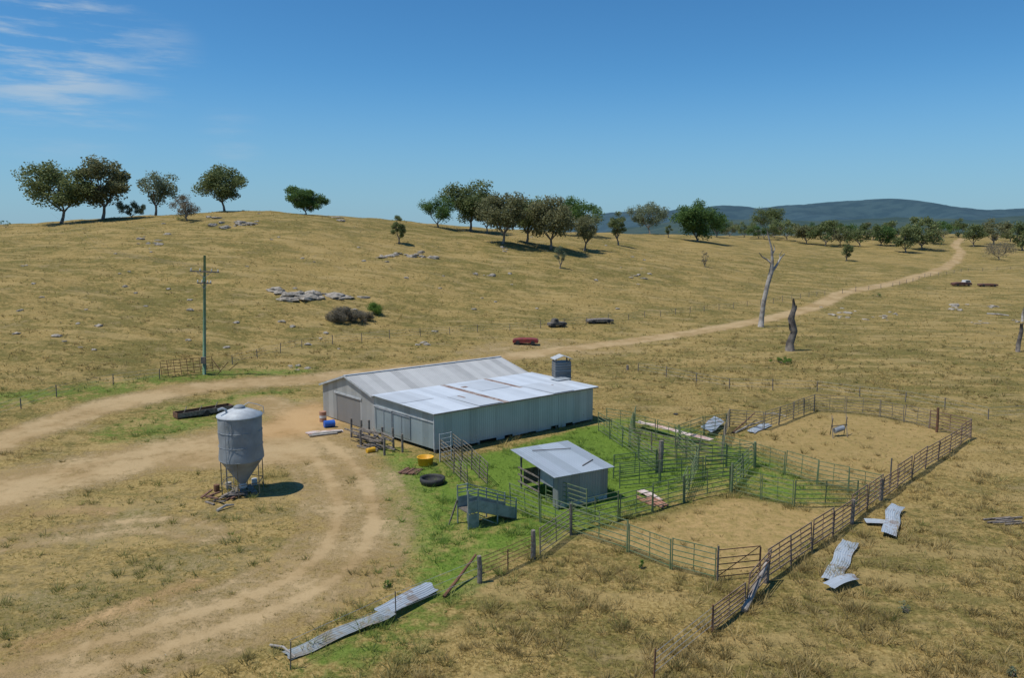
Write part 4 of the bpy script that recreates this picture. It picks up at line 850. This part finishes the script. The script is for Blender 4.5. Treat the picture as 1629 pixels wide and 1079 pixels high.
# ------------------------------------------------------------------ wrecks
def wreck(px, py, wpx, body, cab, label, rot, cabx=.15, tall=.75):
    q = G(px, py); L = wpx*mpp(q); t = thing('wrecked_car', label, 'car wreck', q, rot); w = min(1.7, L*.42)
    prof = [(-L/2,.28),(-L/2,.28+tall*.7),(-L*.42,.28+tall*.85),(-L*.2,.28+tall),(L*.25,.28+tall),(L*.44,.28+tall*.88),(L/2,.28+tall*.6),(L/2,.28)]
    n = len(prof); vs = []
    for y_, k_ in ((-w/2,.97),(-w/2+.06,1.0),(w/2-.06,1.0),(w/2,.97)): vs += [(x_*k_, y_, z_ if k_ == 1 else .28+(z_-.28)*.93) for x_, z_ in prof]
    fs = [(r_*n+i, r_*n+(i+1)%n, (r_+1)*n+(i+1)%n, (r_+1)*n+i) for r_ in range(3) for i in range(n)] + [tuple(reversed(range(n))), tuple(range(3*n, 4*n))]
    MB().add(vs, fs).build('body', M[body], t)
    if cab:
        x0, x1 = L*(cabx-.18), L*(cabx+.16); zb_ = .28+tall; e = .12
        v = [(x0,-w/2+.05,zb_),(x1,-w/2+.05,zb_),(x1,w/2-.05,zb_),(x0,w/2-.05,zb_),(x0+.15,-w/2+e+.05,zb_+.55),(x1-.25,-w/2+e+.05,zb_+.55),(x1-.25,w/2-e-.05,zb_+.55),(x0+.15,w/2-e-.05,zb_+.55)]
        cb = MB().add(v, [(4,5,6,7),(0,1,5,4),(1,2,6,5),(2,3,7,6),(3,0,4,7)]).build('cab', M[cab], t)
        MB().slab([(x0+.25,-w/2-.0,zb_+.1),(x1-.3,-w/2-.0,zb_+.1),(x1-.36,-w/2+.1,zb_+.45),(x0+.3,-w/2+.1,zb_+.45)], .02).build('side_window', M['near_black'], cb)
    for x_ in (-L*.3, L*.3):
        for y_ in (-w/2, w/2): MB().tube((x_,y_-.08,.3),(x_,y_+.08,.3),.3,14).build('wheel', M['black'], t)
wreck(836,548,40,'red',None,'red car body lying on the grass beside the dirt road',R(-5), tall=.6)
wreck(886,520,30,'steel_dark','steel_dark','dark stripped machine wreck behind the red car body',R(25), cabx=-.1, tall=.5)
wreck(954,514,42,'wood',None,'dark low truck tray wreck right of the stripped machine',R(12), tall=.45)
wreck(1529,455,30,'brownpaint','white','brown abandoned truck with a white cab in the far right paddock',R(5), cabx=.28)
wreck(1571,456,28,'brownpaint',None,'low rusty brown wreck right of the white-cabbed truck',R(-6), tall=.5)

for i, (a_, b_, c_, d_, w_) in enumerate([(1170,690,1215,672,.08),(1570,500,1605,503,.16),(1215,660,1250,664,.06),(430,1030,470,1050,.05),(345,815,372,806,.08),(500,468,540,471,.12)]):
    p_, q_ = G(a_, b_), G(c_, d_); o = MB().path([p_+Vector((0,0,.08)), (p_+q_)/2+Vector((0,.1,.2)), q_+Vector((0,0,.1))],[w_,w_*.9,w_*.6],7).build('fallen_log', M['dead'])
    tag(o, ['thin fallen pole along the outside of the far pen','fallen log in the pasture near the right edge','short stick behind the far pen','stick beside the near end of the long iron strip','short stick in front of the silo planks','grey log lying on the flat rock outcrop'][i], 'log')

# ------------------------------------------------------------------ world, sun, camera
w = bpy.data.worlds.new('World'); bpy.context.scene.world = w; w.use_nodes = True; nt = w.node_tree
bg = nt.nodes['Background']; sky = nt.nodes.new('ShaderNodeTexSky'); sky.sky_type = 'NISHITA'; sky.sun_disc = False
EL, AZ = R(65), R(253); sky.sun_elevation = EL; sky.sun_rotation = AZ; sky.altitude = 1200; sky.air_density = 1.0; sky.dust_density = 0.2; sky.ozone_density = 4.0
hs = nt.nodes.new('ShaderNodeHueSaturation'); hs.inputs['Saturation'].default_value = 1.18; nt.links.new(sky.outputs[0], hs.inputs['Color'])
skc = mix_(nt, 1.0, hs.outputs[0], (0.66, 0.96, 1.02), 'MULTIPLY')
tc = nt.nodes.new('ShaderNodeTexCoord').outputs['Generated']
sz_ = N(nt, 'ShaderNodeSeparateXYZ'); nt.links.new(tc, sz_.inputs[0])
hz = math_(nt, 'MULTIPLY', ramp_(nt, sz_.outputs[2], 0.20, -0.03), 0.82)
skc = mix_(nt, hz, skc, (1.95, 3.25, 4.8))
mp = nt.nodes.new('ShaderNodeMapping'); mp.inputs['Scale'].default_value = (5, 5, 38); mp.inputs['Rotation'].default_value = (0, R(4), 0); nt.links.new(tc, mp.inputs[0])
cn = noise_(nt, mp.outputs[0], 1.3, 7, 0.62)
def spot(d, lo, hi):
    n = nt.nodes.new('ShaderNodeVectorMath'); n.operation = 'DISTANCE'; nt.links.new(tc, n.inputs[0]); n.inputs[1].default_value = d
    return ramp_(nt, n.outputs['Value'], hi, lo)
def dirn(px, py):
    a = (px-CX)/F; b_ = (py-CY)/F; return tuple(Vector((a, CT-b_*ST, -ST-b_*CT)).normalized())
m1 = spot(dirn(70, 68), 0.02, 0.14); m2 = spot(dirn(235, 92), 0.0, 0.07); m3 = spot(dirn(370, 222), 0.0, 0.05)
f1 = math_(nt, 'MULTIPLY', ramp_(nt, cn, 0.41, 0.66), m1); f2 = math_(nt, 'MULTIPLY', math_(nt, 'MULTIPLY', ramp_(nt, cn, 0.44, 0.7), m2), 0.6); f3 = math_(nt, 'MULTIPLY', math_(nt, 'MULTIPLY', ramp_(nt, cn, 0.4, 0.7), m3), 0.3)
ff = math_(nt, 'MAXIMUM', f1, math_(nt, 'MAXIMUM', f2, f3)); ff = math_(nt, 'MULTIPLY', ff, 0.75)
nt.links.new(mix_(nt, ff, skc, (4.4, 5.2, 5.9)), bg.inputs[0]); bg.inputs[1].default_value = 0.112
sl = bpy.data.lights.new('sun', 'SUN'); sl.energy = 3.9; sl.angle = R(0.5); sl.color = (1, 0.945, 0.86)
so = bpy.data.objects.new('sun', sl); C.objects.link(so)
sd_ = Vector((math.sin(AZ)*math.cos(EL), math.cos(AZ)*math.cos(EL), math.sin(EL))); so.rotation_euler = sd_.to_track_quat('Z', 'Y').to_euler(); so.location = (0,0,60)
cam = bpy.data.cameras.new('camera'); cam.sensor_width = 36; cam.lens = F/1629*36; cam.clip_end = 20000; cam.clip_start = .5
co_ = bpy.data.objects.new('camera', cam); C.objects.link(co_); co_.location = (0,0,HC); co_.rotation_euler = (math.pi/2-TH, 0, 0)
bpy.context.scene.camera = co_
bpy.context.scene.view_settings.view_transform = 'Standard'
bpy.context.scene.view_settings.look = 'None'
